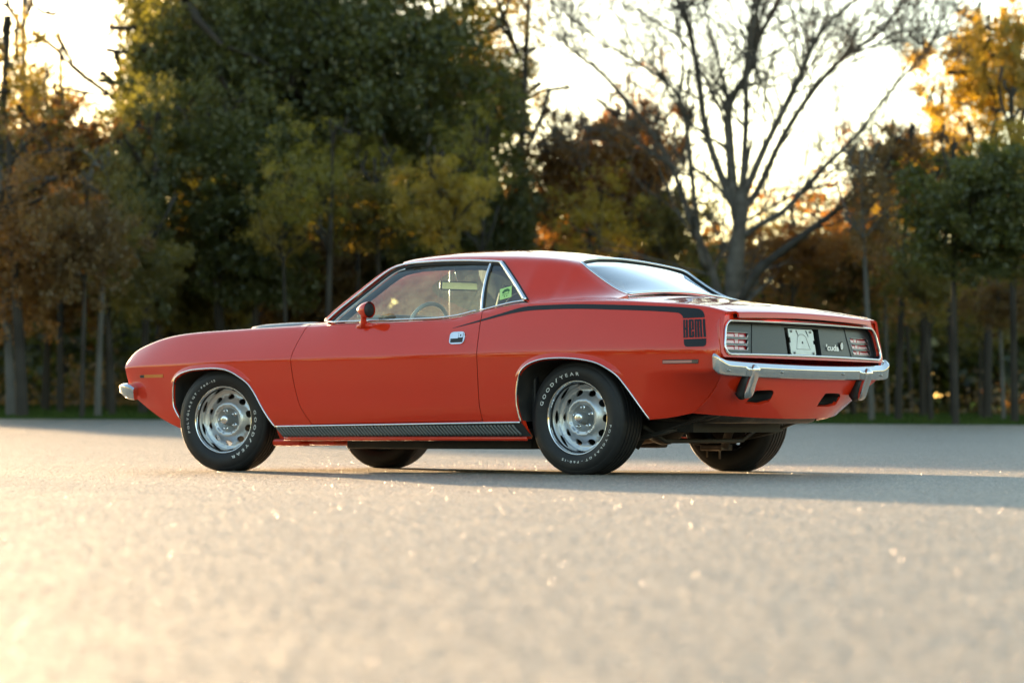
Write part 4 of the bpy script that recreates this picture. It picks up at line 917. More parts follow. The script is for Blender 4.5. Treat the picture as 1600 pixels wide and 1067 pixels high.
def asphalt():
    m = bpy.data.materials.new("sunlit_asphalt"); m.use_nodes = True; t = m.node_tree; b = t.nodes['Principled BSDF']; L = t.links
    tc = t.nodes.new('ShaderNodeTexCoord'); g = tc.outputs['Object']
    def noise(sc, det=3, ro=.6):
        n = t.nodes.new('ShaderNodeTexNoise'); n.inputs['Scale'].default_value = sc; n.inputs['Detail'].default_value = det; n.inputs['Roughness'].default_value = ro; L.new(g, n.inputs['Vector']); return n
    big = noise(.35, 4); mid = noise(2.2, 5); fine = noise(150, 3, .7)
    v = t.nodes.new('ShaderNodeTexVoronoi'); v.inputs['Scale'].default_value = 105; L.new(g, v.inputs['Vector'])
    v2 = t.nodes.new('ShaderNodeTexVoronoi'); v2.inputs['Scale'].default_value = 110; L.new(g, v2.inputs['Vector'])
    r1 = t.nodes.new('ShaderNodeValToRGB'); e = r1.color_ramp.elements; e[0].position = .12; e[0].color = (.055,.049,.039,1); e[1].position = .88; e[1].color = (.275,.245,.192,1)
    sp = t.nodes.new('ShaderNodeSeparateColor'); L.new(v.outputs['Color'], sp.inputs[0])
    mx = t.nodes.new('ShaderNodeMix'); mx.data_type = 'FLOAT'; mx.inputs[0].default_value = .75; L.new(fine.outputs['Fac'], mx.inputs[2]); L.new(sp.outputs[0], mx.inputs[3]); L.new(mx.outputs[0], r1.inputs['Fac'])
    r2 = t.nodes.new('ShaderNodeValToRGB'); e = r2.color_ramp.elements; e[0].position = .3; e[0].color = (.80,.80,.80,1); e[1].position = .7; e[1].color = (1.12,1.10,1.08,1)
    m2_ = t.nodes.new('ShaderNodeMix'); m2_.data_type = 'FLOAT'; m2_.inputs[0].default_value = .5; L.new(big.outputs['Fac'], m2_.inputs[2]); L.new(mid.outputs['Fac'], m2_.inputs[3]); L.new(m2_.outputs[0], r2.inputs['Fac'])
    mc = t.nodes.new('ShaderNodeMix'); mc.data_type = 'RGBA'; mc.blend_type = 'MULTIPLY'; mc.inputs[0].default_value = 1; L.new(r1.outputs[0], mc.inputs[6]); L.new(r2.outputs[0], mc.inputs[7]); L.new(mc.outputs[2], b.inputs['Base Color'])
    # chips of stone lie tipped at random; a few have polished faces that flash
    geo = t.nodes.new('ShaderNodeNewGeometry'); s1 = t.nodes.new('ShaderNodeVectorMath'); s1.operation = 'SUBTRACT'; s1.inputs[1].default_value = (.5,.5,.5); L.new(v2.outputs['Color'], s1.inputs[0])
    sc_ = t.nodes.new('ShaderNodeVectorMath'); sc_.operation = 'SCALE'; sc_.inputs['Scale'].default_value = .66; L.new(s1.outputs[0], sc_.inputs[0])
    ad = t.nodes.new('ShaderNodeVectorMath'); ad.operation = 'ADD'; L.new(sc_.outputs[0], ad.inputs[0]); L.new(geo.outputs['Normal'], ad.inputs[1])
    nm = t.nodes.new('ShaderNodeVectorMath'); nm.operation = 'NORMALIZE'; L.new(ad.outputs[0], nm.inputs[0])
    bp = t.nodes.new('ShaderNodeBump'); bp.inputs['Strength'].default_value = .5; bp.inputs['Distance'].default_value = .004; L.new(fine.outputs['Fac'], bp.inputs['Height']); L.new(nm.outputs[0], bp.inputs['Normal']); L.new(bp.outputs[0], b.inputs['Normal'])
    sp2 = t.nodes.new('ShaderNodeSeparateColor'); L.new(v2.outputs['Color'], sp2.inputs[0])
    rr = t.nodes.new('ShaderNodeMapRange'); rr.inputs['From Min'].default_value = .0; rr.inputs['From Max'].default_value = 1; rr.inputs['To Min'].default_value = .40; rr.inputs['To Max'].default_value = .70; L.new(sp2.outputs[1], rr.inputs['Value'])
    gl_ = t.nodes.new('ShaderNodeMapRange'); gl_.inputs['From Min'].default_value = .90; gl_.inputs['From Max'].default_value = .94; gl_.inputs['To Min'].default_value = 1; gl_.inputs['To Max'].default_value = .30; L.new(sp2.outputs[2], gl_.inputs['Value'])
    ml = t.nodes.new('ShaderNodeMath'); ml.operation = 'MULTIPLY'; L.new(rr.outputs[0], ml.inputs[0]); L.new(gl_.outputs[0], ml.inputs[1]); L.new(ml.outputs[0], b.inputs['Roughness'])
    b.inputs['Specular IOR Level'].default_value = .42
    return m
M['asphalt'] = asphalt()
M['grass'] = mat('mown_grass', (.035,.06,.015), .9, 0, 0, .0); noise_col(M['grass'], (.022,.042,.010), (.055,.075,.020), 1.2, 5)
ss = lambda l: np.concatenate([np.linspace(-300,-20,12), np.linspace(-15,2,12), np.arange(2.4, 24, .35), np.linspace(24.2, edge_s(l), 30), [edge_s(l)+.1, edge_s(l)+3, edge_s(l)+8]])
o = grid("parking_lot", ss, ls, M['asphalt']); tag(o, kind='structure')
sg = lambda l: np.concatenate([np.linspace(edge_s(l), 62, 14), np.linspace(64, 240, 30), [400, 900]])
o = grid("grass", sg, ls, M['grass'], .002); tag(o, kind='structure')
# grass blades along the edge of the lot
n = 26000; s_ = edge_s(0)+1.2+RNG.random(n)**1.4*32; l_ = (RNG.random(n)-.5)*2*(s_*.235+1); s_ = s_-.10*l_
h_ = .03+.05*RNG.random(n); a_ = RNG.random(n)*math.pi; b0 = np.stack([CAM[0]+s_*FX+l_*LX, CAM[1]+s_*FY+l_*LY, terr(s_, l_)-.005], 1)
dv = np.stack([np.cos(a_), np.sin(a_), 0*a_], 1)*.02; tipv = np.stack([(RNG.random(n)-.5)*.06, (RNG.random(n)-.5)*.06, h_], 1)
V = np.stack([b0-dv, b0+dv, b0+tipv], 1).reshape(-1,3); F = np.arange(3*n).reshape(-1,3)
tag(meshfast("grass_blades", V, F, M['grass']), kind='stuff')

# added glint facets: random chips that make the sunlit lot sparkle, sized by distance
n = 75000; g = np.random.default_rng(41); s_ = 3.2+g.random(n)**1.05*19; l_ = (g.random(n)-.5)*2*(s_*.205+.15)
c = np.stack([CAM[0]+s_*FX+l_*LX, CAM[1]+s_*FY+l_*LY, terr(s_, l_)+.0022], 1); r_ = np.interp(s_, [4, 8, 12, 20], [.0011, .0014, .0017, .0019])*(.6+.8*g.random(n)**2); a_ = g.random(n)*6.283
e1 = unit(g.normal(size=(n, 3))); e2 = unit(np.cross(e1, unit(g.normal(size=(n, 3))))); V = []
for k in range(3):
    dx_, dy_ = r_*np.cos(a_+k*2.094), r_*np.sin(a_+k*2.094); V.append(c+e1*dx_[:,None]+e2*dy_[:,None])
M['glint'] = mat('glint_facets', (.52,.44,.34), .40, .12)
tag(meshfast("glint_facets", np.stack(V, 1).reshape(-1,3), np.arange(3*n).reshape(-1,3), M['glint']), kind='stuff')

# ------------------------------------------------------------------ trees
def leafmat(name, c1, c2, trans=.5, tcol=None):
    m = bpy.data.materials.new(name); m.use_nodes = True; t = m.node_tree; t.nodes.clear(); L = t.links
    o = t.nodes.new('ShaderNodeOutputMaterial'); d = t.nodes.new('ShaderNodeBsdfDiffuse'); tr = t.nodes.new('ShaderNodeBsdfTranslucent'); mx = t.nodes.new('ShaderNodeMixShader'); mx.inputs[0].default_value = trans
    gi = t.nodes.new('ShaderNodeNewGeometry'); tc = t.nodes.new('ShaderNodeTexCoord'); nz = t.nodes.new('ShaderNodeTexNoise'); nz.inputs['Scale'].default_value = .8; nz.inputs['Detail'].default_value = 2; L.new(tc.outputs['Object'], nz.inputs['Vector'])
    mxf = t.nodes.new('ShaderNodeMix'); mxf.data_type = 'FLOAT'; mxf.inputs[0].default_value = .5; L.new(gi.outputs['Random Per Island'], mxf.inputs[2]); L.new(nz.outputs['Fac'], mxf.inputs[3])
    r = t.nodes.new('ShaderNodeValToRGB'); e = r.color_ramp.elements; e[0].position = .25; e[1].position = .75; e[0].color = (*c1, 1); e[1].color = (*c2, 1); L.new(mxf.outputs[0], r.inputs['Fac'])
    L.new(r.outputs[0], d.inputs[0])
    hs = t.nodes.new('ShaderNodeMix'); hs.data_type = 'RGBA'; hs.blend_type = 'MULTIPLY'; hs.inputs[0].default_value = 1; hs.inputs[7].default_value = (*(tcol or (1.6,1.5,.6)), 1); L.new(r.outputs[0], hs.inputs[6]); L.new(hs.outputs[2], tr.inputs[0])
    L.new(d.outputs[0], mx.inputs[1]); L.new(tr.outputs[0], mx.inputs[2])
    gs = t.nodes.new('ShaderNodeBsdfGlossy'); gs.inputs['Roughness'].default_value = .35; gs.inputs['Color'].default_value = (.8,.8,.7,1)
    m3 = t.nodes.new('ShaderNodeMixShader'); m3.inputs[0].default_value = .04; L.new(mx.outputs[0], m3.inputs[1]); L.new(gs.outputs[0], m3.inputs[2]); L.new(m3.outputs[0], o.inputs[0])
    return m
LM = dict(oak=leafmat('dark_oak_leaves', (.045,.052,.018), (.085,.092,.030), .5, (2.2,1.9,.7)),
 olive=leafmat('olive_leaves', (.085,.075,.022), (.15,.125,.035), .5, (2.0,1.7,.6)),
 lime=leafmat('yellow_green_leaves', (.085,.085,.020), (.24,.20,.035), .55, (2.1,1.9,.6)), gold=leafmat('golden_leaves', (.20,.150,.030), (.34,.25,.05), .58, (2.0,1.8,.7)),
 rust=leafmat('rusty_leaves', (.13,.072,.026), (.22,.12,.038), .5, (2.0,1.6,.7)),
 brown=leafmat('brown_leaves', (.10,.065,.028), (.17,.108,.042), .5, (1.8,1.5,.8)))
M['bark'] = mat('grey_bark', (.06,.055,.048), .9, 0, 0, .1); noise_col(M['bark'], (.022,.019,.016), (.060,.053,.045), 5, 5, bump=.5, bscale=18)
M['twig'] = mat('bare_tree_bark', (.10,.09,.08), .9, 0, 0, .1); noise_col(M['twig'], (.060,.052,.044), (.135,.12,.105), 5, 5, bump=.4, bscale=18)
M['palebark'] = mat('pale_bark', (.14,.135,.125), .9, 0, 0, .1); noise_col(M['palebark'], (.060,.057,.052), (.13,.125,.115), 5, 5, bump=.4, bscale=18)
def crown_mesh(name, n, rx, ry, rz, nb, leaf, seed, hollow=.35, sub=1.0):
    """leaf-sized quads gathered in clumps spread through an uneven volume"""
    g = np.random.default_rng(seed)
    d = unit(g.normal(size=(nb, 3))); rad = (hollow+(1-hollow)*g.random(nb)**.6)
    lump = 1+.22*np.sin(d[:,0]*4+seed)+.18*np.sin(d[:,2]*5+seed*2)+.15*np.sin(d[:,1]*6+seed*3)
    c = d*(rad*lump)[:,None]*np.array([rx, ry, rz]); c = c[c[:,2] > -rz*.85]
    cr = (.20+.34*g.random(len(c)))*sub*min(rx, rz)*.42
    k = g.integers(0, len(c), n); p = c[k]+g.normal(size=(n, 3))*cr[k][:,None]*.55*np.array([1,1,.75])
    s = leaf*(.6+.8*g.random(n)); u = unit(g.normal(size=(n, 3))); v_ = unit(np.cross(u, unit(g.normal(size=(n, 3)))))
    V = np.stack([p-u*s[:,None], p+v_*s[:,None]*.55, p+u*s[:,None], p-v_*s[:,None]*.55], 1).reshape(-1,3)
    me = bpy.data.meshes.new(name); F = np.arange(4*n).reshape(-1,4).astype(np.int32)
    me.vertices.add(4*n); me.vertices.foreach_set('co', V.astype(np.float32).ravel()); me.loops.add(4*n); me.loops.foreach_set('vertex_index', F.ravel())
    me.polygons.add(n); me.polygons.foreach_set('loop_start', np.arange(0, 4*n, 4, dtype=np.int32)); me.polygons.foreach_set('loop_total', np.full(n, 4, np.int32))
    me.materials.append(LM['oak']); me.update(calc_edges=True)
    return me
def branchset(segs):
    return merge([tube(None, np.array(p), np.array(r), None, None, n, cap=False) for p, r, n in segs])
def grow(p, d, L, r, g, depth, out, up=.25, wob=.16, kids=(2,4), n=7, rmin=.006):
    """one limb with its side branches"""
    k = 6; pts = [np.array(p, float)]; d = np.array(d, float)
    for i in range(k):
        d = unit(d+g.normal(size=3)*wob+np.array([0,0,up*.25])); pts.append(pts[-1]+d*L/k)
    rr = np.linspace(r, max(r*.45, rmin), k+1); out.append((pts, rr, n))
    if depth > 0:
        for _ in range(g.integers(kids[0], kids[1]+1)):
            i = g.integers(2, k+1); q = unit(d*.6+g.normal(size=3)*.6+np.array([0,0,up]))
            grow(pts[i], q, L*(.45+.25*g.random()), rr[i]*.6, g, depth-1, out, up, wob, kids, max(4, n-1), rmin)
def trunk_mesh(name, h, r, seed, lean=0.0, limbs=6, depth=1, flare=1.35, fork=.55):
    g = np.random.default_rng(seed); out = []; k = 9; pts = []; x = np.zeros(3)
    for i in range(k+1):
        t = i/k; pts.append(np.array([lean*t*h+.10*math.sin(t*3+seed)*r*6*t, .08*math.cos(t*2.4+seed)*r*6*t, t*h-.15*(i == 0)]))
    rr = r*np.interp(np.linspace(0, 1, k+1), [0,.06,.5,1], [flare,1.0,.80,.42]); out.append((pts, rr, 10))
    for _ in range(limbs):
        t = fork+(1-fork)*g.random(); i = int(t*k); a = g.random()*2*math.pi
        grow(pts[i], unit(np.array([math.cos(a), math.sin(a), .9+.8*g.random()])), h*(.10+.12*g.random()), rr[i]*.55, g, depth, out)
    v, f = branchset(out); me = bpy.data.meshes.new(name); me.from_pydata([tuple(q) for q in v], [], [tuple(int(a) for a in q) for q in f]); me.polygons.foreach_set('use_smooth', [True]*len(me.polygons)); me.materials.append(M['bark']); me.update()
    return me
CM = dict(big=crown_mesh("crown", 40000, 1, 1, 1, 330, .024, 11, .2, .95), round=crown_mesh("crown", 30000, 1, 1, 1, 260, .034, 12, .2, 1.0),
 loose=crown_mesh("crown", 13000, 1, 1, 1, 150, .030, 13, .15, .95), airy=crown_mesh("crown", 5200, 1, 1, 1, 110, .026, 14, .15, 1.0), tall=crown_mesh("crown", 24000, .75, .75, 1.25, 220, .028, 15, .15, 1.0))
TM = [trunk_mesh("trunk", 1.0, .0125, 21+i, lean=(-.04,.0,.05,.02)[i], limbs=6) for i in range(4)]
TMF = [trunk_mesh("trunk", 1.0, .0105, 31+i, lean=(-.03,.03,.06)[i], limbs=4, fork=.7) for i in range(3)]
def tree(s, l, H, crown=None, cz=.6, cr=(3,3,3), leaf='oak', rad=1.0, tm=0, bark='bark', label=None, group=None, rz=None, name="tree", fine=False, cdx=0.0):
    x, y, z = at(s, l, -.05); t = empty(name, (x, y, z), RNG.random()*6.28 if rz is None else rz); tag(t, label, "tree", group)
    if fine: t.rotation_euler = (RNG.normal()*.045, RNG.normal()*.045, t.rotation_euler[2])
    o = bpy.data.objects.new("trunk", (TMF if fine else TM)[tm]); link(o, t); o.scale = (H*rad, H*rad, H)
    o.material_slots[0].link = 'OBJECT'; o.material_slots[0].material = M[bark]
    if crown:
        c = bpy.data.objects.new("crown", CM[crown]); link(c, t)
        dz_ = t.rotation_euler[2]; c.location = (cdx*math.cos(YAW-0+dz_*0)*0+cdx*(LX*math.cos(dz_)+LY*math.sin(dz_)), cdx*(-LX*math.sin(dz_)+LY*math.cos(dz_)), H*cz); c.scale = cr; c.rotation_euler = (0,0,RNG.random()*6.28)
        c.material_slots[0].link = 'OBJECT'; c.material_slots[0].material = LM[leaf]
    return t
P2L = lambda px, s: (px-800)/4150.2*s           # sideways position seen at picture column px, s metres out
P2H = lambda py, s: (672.6-py)/4150.2*s          # height above the lot seen at picture row py
def T(px, s, cx, cy, rx, rz, kind, leaf, label, topy=None, rad=1.0, tm=0, bark='bark', group=None, fine=False, ry=None):
    k = s/4150.2; zg = float(terr(s, P2L(px, s))); zc_ = .247+P2H(cy, s)-zg; R_ = rx*k; Rz = rz*k
    H = .247+P2H(topy, s)-zg if topy is not None else zc_+Rz*.7
    return tree(s, P2L(px, s), H, kind, zc_/H, (R_, ry or R_, Rz), leaf, rad, tm, bark, label, group, 0.0, fine=fine, cdx=(cx-px)*k)
# left side of the picture
T(18, 47.0, 25, 420, 95, 120, 'loose', 'rust', "tree with grey trunk and rusty leaves at the left edge of the lot", 250, 1.5, 0, 'palebark')
T(36, 46.4, 60, 330, 120, 130, 'airy', 'rust', "dark-trunked tree with thin orange leaves beside the leftmost grey trunk", 200, 1.7, 0)
T(-20, 52.0, 20, 200, 110, 150, 'airy', 'olive', "tall thin-leaved tree against the bright sky at top left", 20, 1.2, 2)
T(128, 46.0, 130, 380, 95, 110, 'loose', 'brown', "slim dark-trunked tree with brown leaves left of the leaning pale trunk", 290, .9, 3)
T(152, 47.5, 175, 300, 70, 110, 'airy', 'olive', "pale-barked slim tree standing left of the car's nose", 230, 1.0, 2, 'palebark')
T(95, 53.0, 95, 250, 120, 120, 'loose', 'rust', "round bronze-leaved tree behind the left trunks", 130, .9, 1)
T(176, 50.0, 205, 420, 80, 90, 'loose', 'olive', "dark slender tree just left of the car's front bumper", 330, 1.4, 0)
T(222, 52.0, 215, 330, 85, 165, 'tall', 'oak', "narrow dark green tree above the front fender", 170, 1.2, 2)
T(300, 56.0, 300, 420, 90, 120, 'round', 'olive', "dark olive tree behind the hood of the car", 300, 1.1, 0)
T(262, 58.0, 310, 140, 140, 190, 'big', 'oak', "left one of the huge dark oaks filling the top of the picture", -40, 1.8, 3)
T(420, 60.0, 430, 110, 190, 230, 'big', 'oak', "middle one of the huge dark oaks, above the windscreen", -80, 2.0, 1)
T(330, 64.0, 310, 60, 115, 200, 'round', 'oak', "huge dark oak behind the left one, reaching the top of the picture", -60, 1.8, 2)
T(480, 66.0, 520, 240, 200, 160, 'big', 'olive', "deep olive oak filling the gap behind the other oaks", -20, 1.8, 3)
T(350, 54.0, 340, 270, 130, 130, 'big', 'oak', "dense dark green tree above the front wheel", 160, 1.5, 0)
T(700, 64.0, 745, 170, 100, 170, 'loose', 'olive', "dark oak thinning towards the sky behind the roof", 40, 1.6, 1)
T(70, 56.0, 60, 380, 130, 160, 'big', 'rust', "broad rusty tree closing the view at the left", 220, 1.2, 2)
T(170, 57.0, 160, 380, 90, 150, 'big', 'olive', "broad olive-brown tree behind the leaning pale trunk", 230, 1.2, 1)
T(545, 58.0, 600, 120, 180, 210, 'big', 'oak', "right one of the huge dark oaks, above the roof of the car", -80, 2.2, 0)
T(800, 63.0, 790, 60, 100, 130, 'airy', 'olive', "tall green tree whose crown breaks up against the sky left of the bare tree", -60, .9, 2)
T(510, 51.0, 490, 285, 85, 95, 'airy', 'lime', "small yellow-green tree glowing in front of the oaks", 200, 1.0, 3)
T(690, 50.5, 690, 320, 75, 95, 'loose', 'gold', "small golden tree above the front of the roof", 230, 1.0, 1)
T(560, 56.0, 565, 265, 80, 70, 'loose', 'lime', "small bright yellow-green tree high in front of the oaks", 200, .9, 1)
T(745, 53.0, 735, 250, 70, 80, 'airy', 'lime', "thin yellow-green tree over the roof, beside the golden one", 190, .8, 2)
T(450, 52.0, 440, 340, 70, 80, 'airy', 'gold', "thin yellow tree left of the yellow-green one", 280, .8, 0)
T(600, 52.5, 590, 330, 110, 80, 'loose', 'olive', "bushy olive tree between the two golden ones", 240, 1.0, 0)
T(400, 54.0, 400, 380, 90, 110, 'round', 'oak', "dark round tree behind the cowl of the car", 280, 1.3, 1)
T(500, 57.0, 500, 440, 90, 90, 'round', 'brown', "shaded brown tree behind the windscreen pillar", 350, 1.2, 2)
T(640, 57.0, 650, 420, 90, 70, 'round', 'oak', "low dark tree right behind the front edge of the roof", 350, 1.2, 3)
T(760, 58.0, 765, 360, 70, 130, 'round', 'oak', "dark upright tree behind the middle of the roof", 240, 1.0, 0)
T(868, 60.0, 880, 285, 85, 140, 'loose', 'rust', "dark bronze tree behind the rear of the roof", 190, .9, 1)
T(960, 61.0, 970, 290, 105, 130, 'round', 'rust', "broad brown tree left of the bare tree", 150, .9, 2)
T(930, 56.0, 930, 350, 95, 75, 'airy', 'gold', "low tree with golden leaves behind the rear window", 300, .9, 3)
T(1040, 59.0, 1050, 360, 60, 80, 'loose', 'olive', "small olive tree tucked left of the bare tree's trunk", 280, .8, 0)
# right side
T(1240, 62.0, 1240, 395, 85, 55, 'loose', 'rust', "low rusty tree lit from behind, right of the bare tree's trunk", 320, .9, 1)
T(1362, 48.0, 1370, 330, 70, 110, 'airy', 'brown', "pale slim trunk standing right behind the rear bumper", 230, .85, 0, 'palebark')
T(1402, 50.0, 1410, 265, 90, 85, 'loose', 'rust', "brown dome-shaped tree right of the bare tree", 190, 1.0, 2)
T(1440, 60.0, 1470, 300, 120, 110, 'loose', 'gold', "thin golden tree behind the brown dome-shaped one", 230, .9, 3)
T(1493, 43.6, 1550, 335, 125, 120, 'round', 'oak', "dark green tree on the edge of the lot at the right", 215, .95, 1)
T(1455, 49.0, 1440, 440, 70, 70, 'loose', 'olive', "slim dark tree left of the dark green one on the right", 380, 1.1, 0)
T(1540, 56.0, 1535, 120, 95, 130, 'loose', 'gold', "tall golden-leaved tree against the sky at upper right", 10, .9, 2)
T(1610, 52.0, 1590, 90, 60, 130, 'loose', 'gold', "dense golden tree cut by the right edge of the picture", -30, 1.0, 3)
T(1568, 51.0, 1570, 470, 80, 60, 'loose', 'brown', "grey trunk right of the dark green tree, near the right edge", 330, .8, 0, 'palebark')
T(1320, 64.0, 1320, 430, 70, 60, 'loose', 'brown', "drab low tree seen over the trunk lid", 370, .9, 1)
T(1530, 58.0, 1525, 500, 90, 60, 'airy', 'olive', "thin shaded tree in front of the far parked cars", 400, .8, 3)
T(1585, 47.0, 1590, 250, 85, 80, 'loose', 'gold', "golden tree rising above the dark green one at the right edge", 130, .9, 1)
T(1490, 57.0, 1490, 205, 60, 65, 'airy', 'gold', "small thin yellow tree between the brown dome-shaped tree and the golden one at upper right", 140, .8, 0)
T(1300, 66.0, 1310, 400, 90, 60, 'loose', 'gold', "low yellow tree glowing behind the leaning bare tree", 330, .8, 2)
T(1200, 68.0, 1200, 370, 80, 75, 'airy', 'gold', "thin yellow tree lit from behind, just right of the bare tree's trunk", 300, .8, 0)
T(1010, 64.0, 1010, 230, 80, 120, 'airy', 'rust', "thin rusty tree showing through the left limbs of the bare tree", 150, .8, 1)
T(1450, 66.0, 1440, 230, 80, 60, 'airy', 'rust', "faint bronze tree far behind the brown dome-shaped one", 170, .8, 3)
T(1350, 70.0, 1345, 360, 90, 90, 'loose', 'rust', "bronze tree far behind the pale slim trunk", 270, .8, 1)
# slim trunks deeper in the wood
for i in (0,1,2,4,5,7,8,10,11,13,14,15,17,18,19,20,22,23,24,26,27,28,30,31,32,33):
    px = [70,106,190,240,258,285,330,372,436,470,520,566,585,640,700,742,810,850,905,985,1010,1060,1090,1205,1225,1290,1335,1385,1425,1475,1512,1556,1590,30][i]; s = 62+RNG.random()*22
    H = (7.5+RNG.random()*4) if px < 850 else 4.2+RNG.random()*1.6
    tree(s, P2L(px, s), H, 'airy', .72, (1.5+RNG.random(), 1.5+RNG.random(), 1.6+RNG.random()), ('brown','olive','oak','rust')[i % 4], .8+.6*RNG.random(), i % 3, 'palebark' if i % 3 == 0 else 'bark', "slim shaded tree deep in the wood behind the car", "slim trees deep in the wood", fine=True)
# the big bare tree
def bare_tree():
    s0 = 53.0; g = np.random.default_rng(5); bx, by, bz = at(s0, P2L(1146, s0), -.1)
    t = empty("bare_tree", (bx, by, bz), -YAW*0); tag(t, "large bare tree with spreading limbs against the bright sky right of the roof", "tree")
    def W(px, py, dd): 
        q = np.array(at(s0+dd, P2L(px, s0))); q[2] = .247+P2H(py, s0+dd); return q-np.array([bx, by, bz])
    def limb(pl, r0, r1, dd0, dd1, twigs, L, dep=2):
        n = len(pl); pts = smoothpl([W(px, py, dd0+(dd1-dd0)*i/(n-1)) for i, (px, py) in enumerate(pl)], 4); rr = .80*np.linspace(r0, r1, len(pts))*(1+.06*g.normal(size=len(pts)))
        segs.append((pts, rr, 9)); T_ = np.gradient(pts, axis=0)
        for _ in range(int(twigs*2.6)):
            i = g.integers(len(pts)//4, len(pts)); d = unit(unit(T_[i])*.75+g.normal(size=3)*.48+np.array([0,0,.15]))
            grow(pts[i], d, L*(.7+.7*g.random()), max(rr[i]*.40, .014), g, dep, segs, .2, .13, (3,5), 6, .007)
    segs = []
    limb([(1146,700),(1143,560),(1146,457),(1157,345),(1160,300)], .27, .17, 0, 0, 2, 1.6)
    limb([(1158,330),(1148,300),(1143,235),(1141,172),(1154,142),(1176,108),(1193,56),(1219,9),(1235,-40)], .15, .045, 0, .6, 9, 1.6)
    limb([(1157,320),(1172,285),(1200,220),(1245,129),(1262,86),(1288,39),(1331,0),(1370,-50)], .11, .03, 0, -.8, 10, 1.6)
    limb([(1160,325),(1184,302),(1227,215),(1279,138),(1331,86),(1383,52),(1426,0),(1450,-30)], .10, .025, 0, 1.0, 12, 1.5)
    limb([(1331,86),(1380,70),(1440,62),(1500,50)], .04, .010, .6, 1.0, 8, .9)
    limb([(1158,372),(1190,350),(1227,327),(1279,267),(1331,215),(1374,155),(1417,103),(1440,70)], .10, .018, 0, -1.2, 12, 1.4)
    limb([(1155,330),(1135,290),(1107,207),(1094,108),(1081,43),(1064,0),(1050,-50)], .12, .035, 0, .8, 9, 1.5)
    limb([(1141,172),(1130,110),(1112,40),(1105,-20)], .06, .02, 0, .6, 7, 1.2)
    limb([(1160,310),(1166,200),(1168,100),(1180,20),(1195,-40)], .09, .03, 0, -.6, 8, 1.3)
    limb([(1176,108),(1170,60),(1178,10),(1176,-30)], .05, .02, 0, -.4, 6, 1.2)
    limb([(1162,350),(1200,330),(1260,300),(1330,285),(1380,262)], .05, .010, .3, 1.8, 10, 1.1)
    limb([(1146,640),(1136,520),(1120,431),(1085,345),(1055,259),(1012,190),(943,112),(908,86),(880,60)], .125, .022, .5, 1.5, 12, 1.4)
    limb([(1110,420),(1098,388),(1081,241),(1064,151),(1008,103),(943,65),(910,40)], .09, .016, .8, -.3, 12, 1.3)
    limb([(1064,151),(1072,90),(1060,30),(1064,-20)], .05, .015, .3, .3, 6, 1.2)
    limb([(1055,259),(1020,235),(970,205),(915,200)], .045, .010, 1, 2, 8, 1.0)
    v, f = branchset(segs); v = v*1.0; mesh("trunk", v, f, M['twig'], t, True)
bare_tree()
def leaning_tree():
    s0 = 49.0; g = np.random.default_rng(9); bx, by, bz = at(s0, P2L(1120, s0), -.1); t = empty("leaning_tree", (bx, by, bz))
    tag(t, "dark leaning bare tree crossing in front of the big bare tree towards the right", "tree"); segs = []
    pts = []
    for i, (px, py) in enumerate([(1120,690),(1140,520),(1180,431),(1225,392),(1270,358),(1315,325),(1357,293),(1400,270)]):
        q = np.array(at(s0, P2L(px, s0))); q[2] = .247+P2H(py, s0); pts.append(q-np.array([bx, by, bz]))
    pts = smoothpl(pts, 4); rr = np.linspace(.105, .028, len(pts)); segs.append((pts, rr, 8))
    for _ in range(12):
        i = g.integers(len(pts)//2, len(pts)); grow(pts[i], unit(np.array([LX,LY,.2])*.7+g.normal(size=3)*.5), 1.0*(.5+g.random()), rr[i]*.4, g, 2, segs, .15, .15, (2,4), 5, .004)
    v, f = branchset(segs); mesh("trunk", v, f, M['bark'], t, True)
leaning_tree()
# far-off wood that closes the view, and the wood out of frame to the left that the low sun comes past
def woodmass(name, n, s_rng, l_rng, z_lo, z_hi, leaf, size, seed, dens_fn=None):
    g = np.random.default_rng(seed); nb = max(60, n//130); s = g.uniform(*s_rng, nb); l = g.uniform(*l_rng, nb); zz = g.random(nb)
    lo = z_lo(s, l); hi = z_hi(s, l); z = lo+(hi-lo)*zz; k = g.integers(0, nb, n); R_ = .5+.6*g.random(nb)
    p = np.stack([s[k], l[k], z[k]], 1)+g.normal(size=(n, 3))*R_[k][:,None]*np.array([.6,.6,.5]); p[:,2] = np.maximum(p[:,2], .1)
    P_ = np.stack([CAM[0]+p[:,0]*FX+p[:,1]*LX, CAM[1]+p[:,0]*FY+p[:,1]*LY, terr(p[:,0], p[:,1])+p[:,2]], 1)
    q = size*(.6+.8*g.random(n)); u = unit(g.normal(size=(n, 3))); v_ = unit(np.cross(u, unit(g.normal(size=(n, 3)))))
    V = np.stack([P_-u*q[:,None], P_+v_*q[:,None]*.6, P_+u*q[:,None], P_-v_*q[:,None]*.6], 1).reshape(-1,3)
    return tag(meshfast(name, V, np.arange(4*n).reshape(-1,4), LM[leaf]), kind='stuff')
top_ = lambda s, l: np.interp(l/s*4150+800, [-400,60,150,700,900,1100,1250,1330,1450,1600,2000], [6.5,6.5,6.0,8.5,6.5,5.6,4.4,5.2,5.5,6.2,6.2])
woodmass("wood", 90000, (88,104), (-30,36), lambda s, l: np.where(l/s*4150+800 > 1430, 1.15, .1), top_, 'brown', .22, 3)
woodmass("wood", 70000, (74,88), (-24,28), lambda s, l: np.where(l/s*4150+800 > 1430, 1.05, .05), lambda s, l: top_(s, l)*.66, 'oak', .19, 4)
woodmass("wood", 40000, (-62,12), (-66,-52), lambda s, l: .1+0*s, lambda s, l: 10+2.5*np.sin(s*.21)+1.5*np.sin(s*.67), 'oak', .36, 18)  # unseen wood left of the camera, added for dark reflections in the car's side
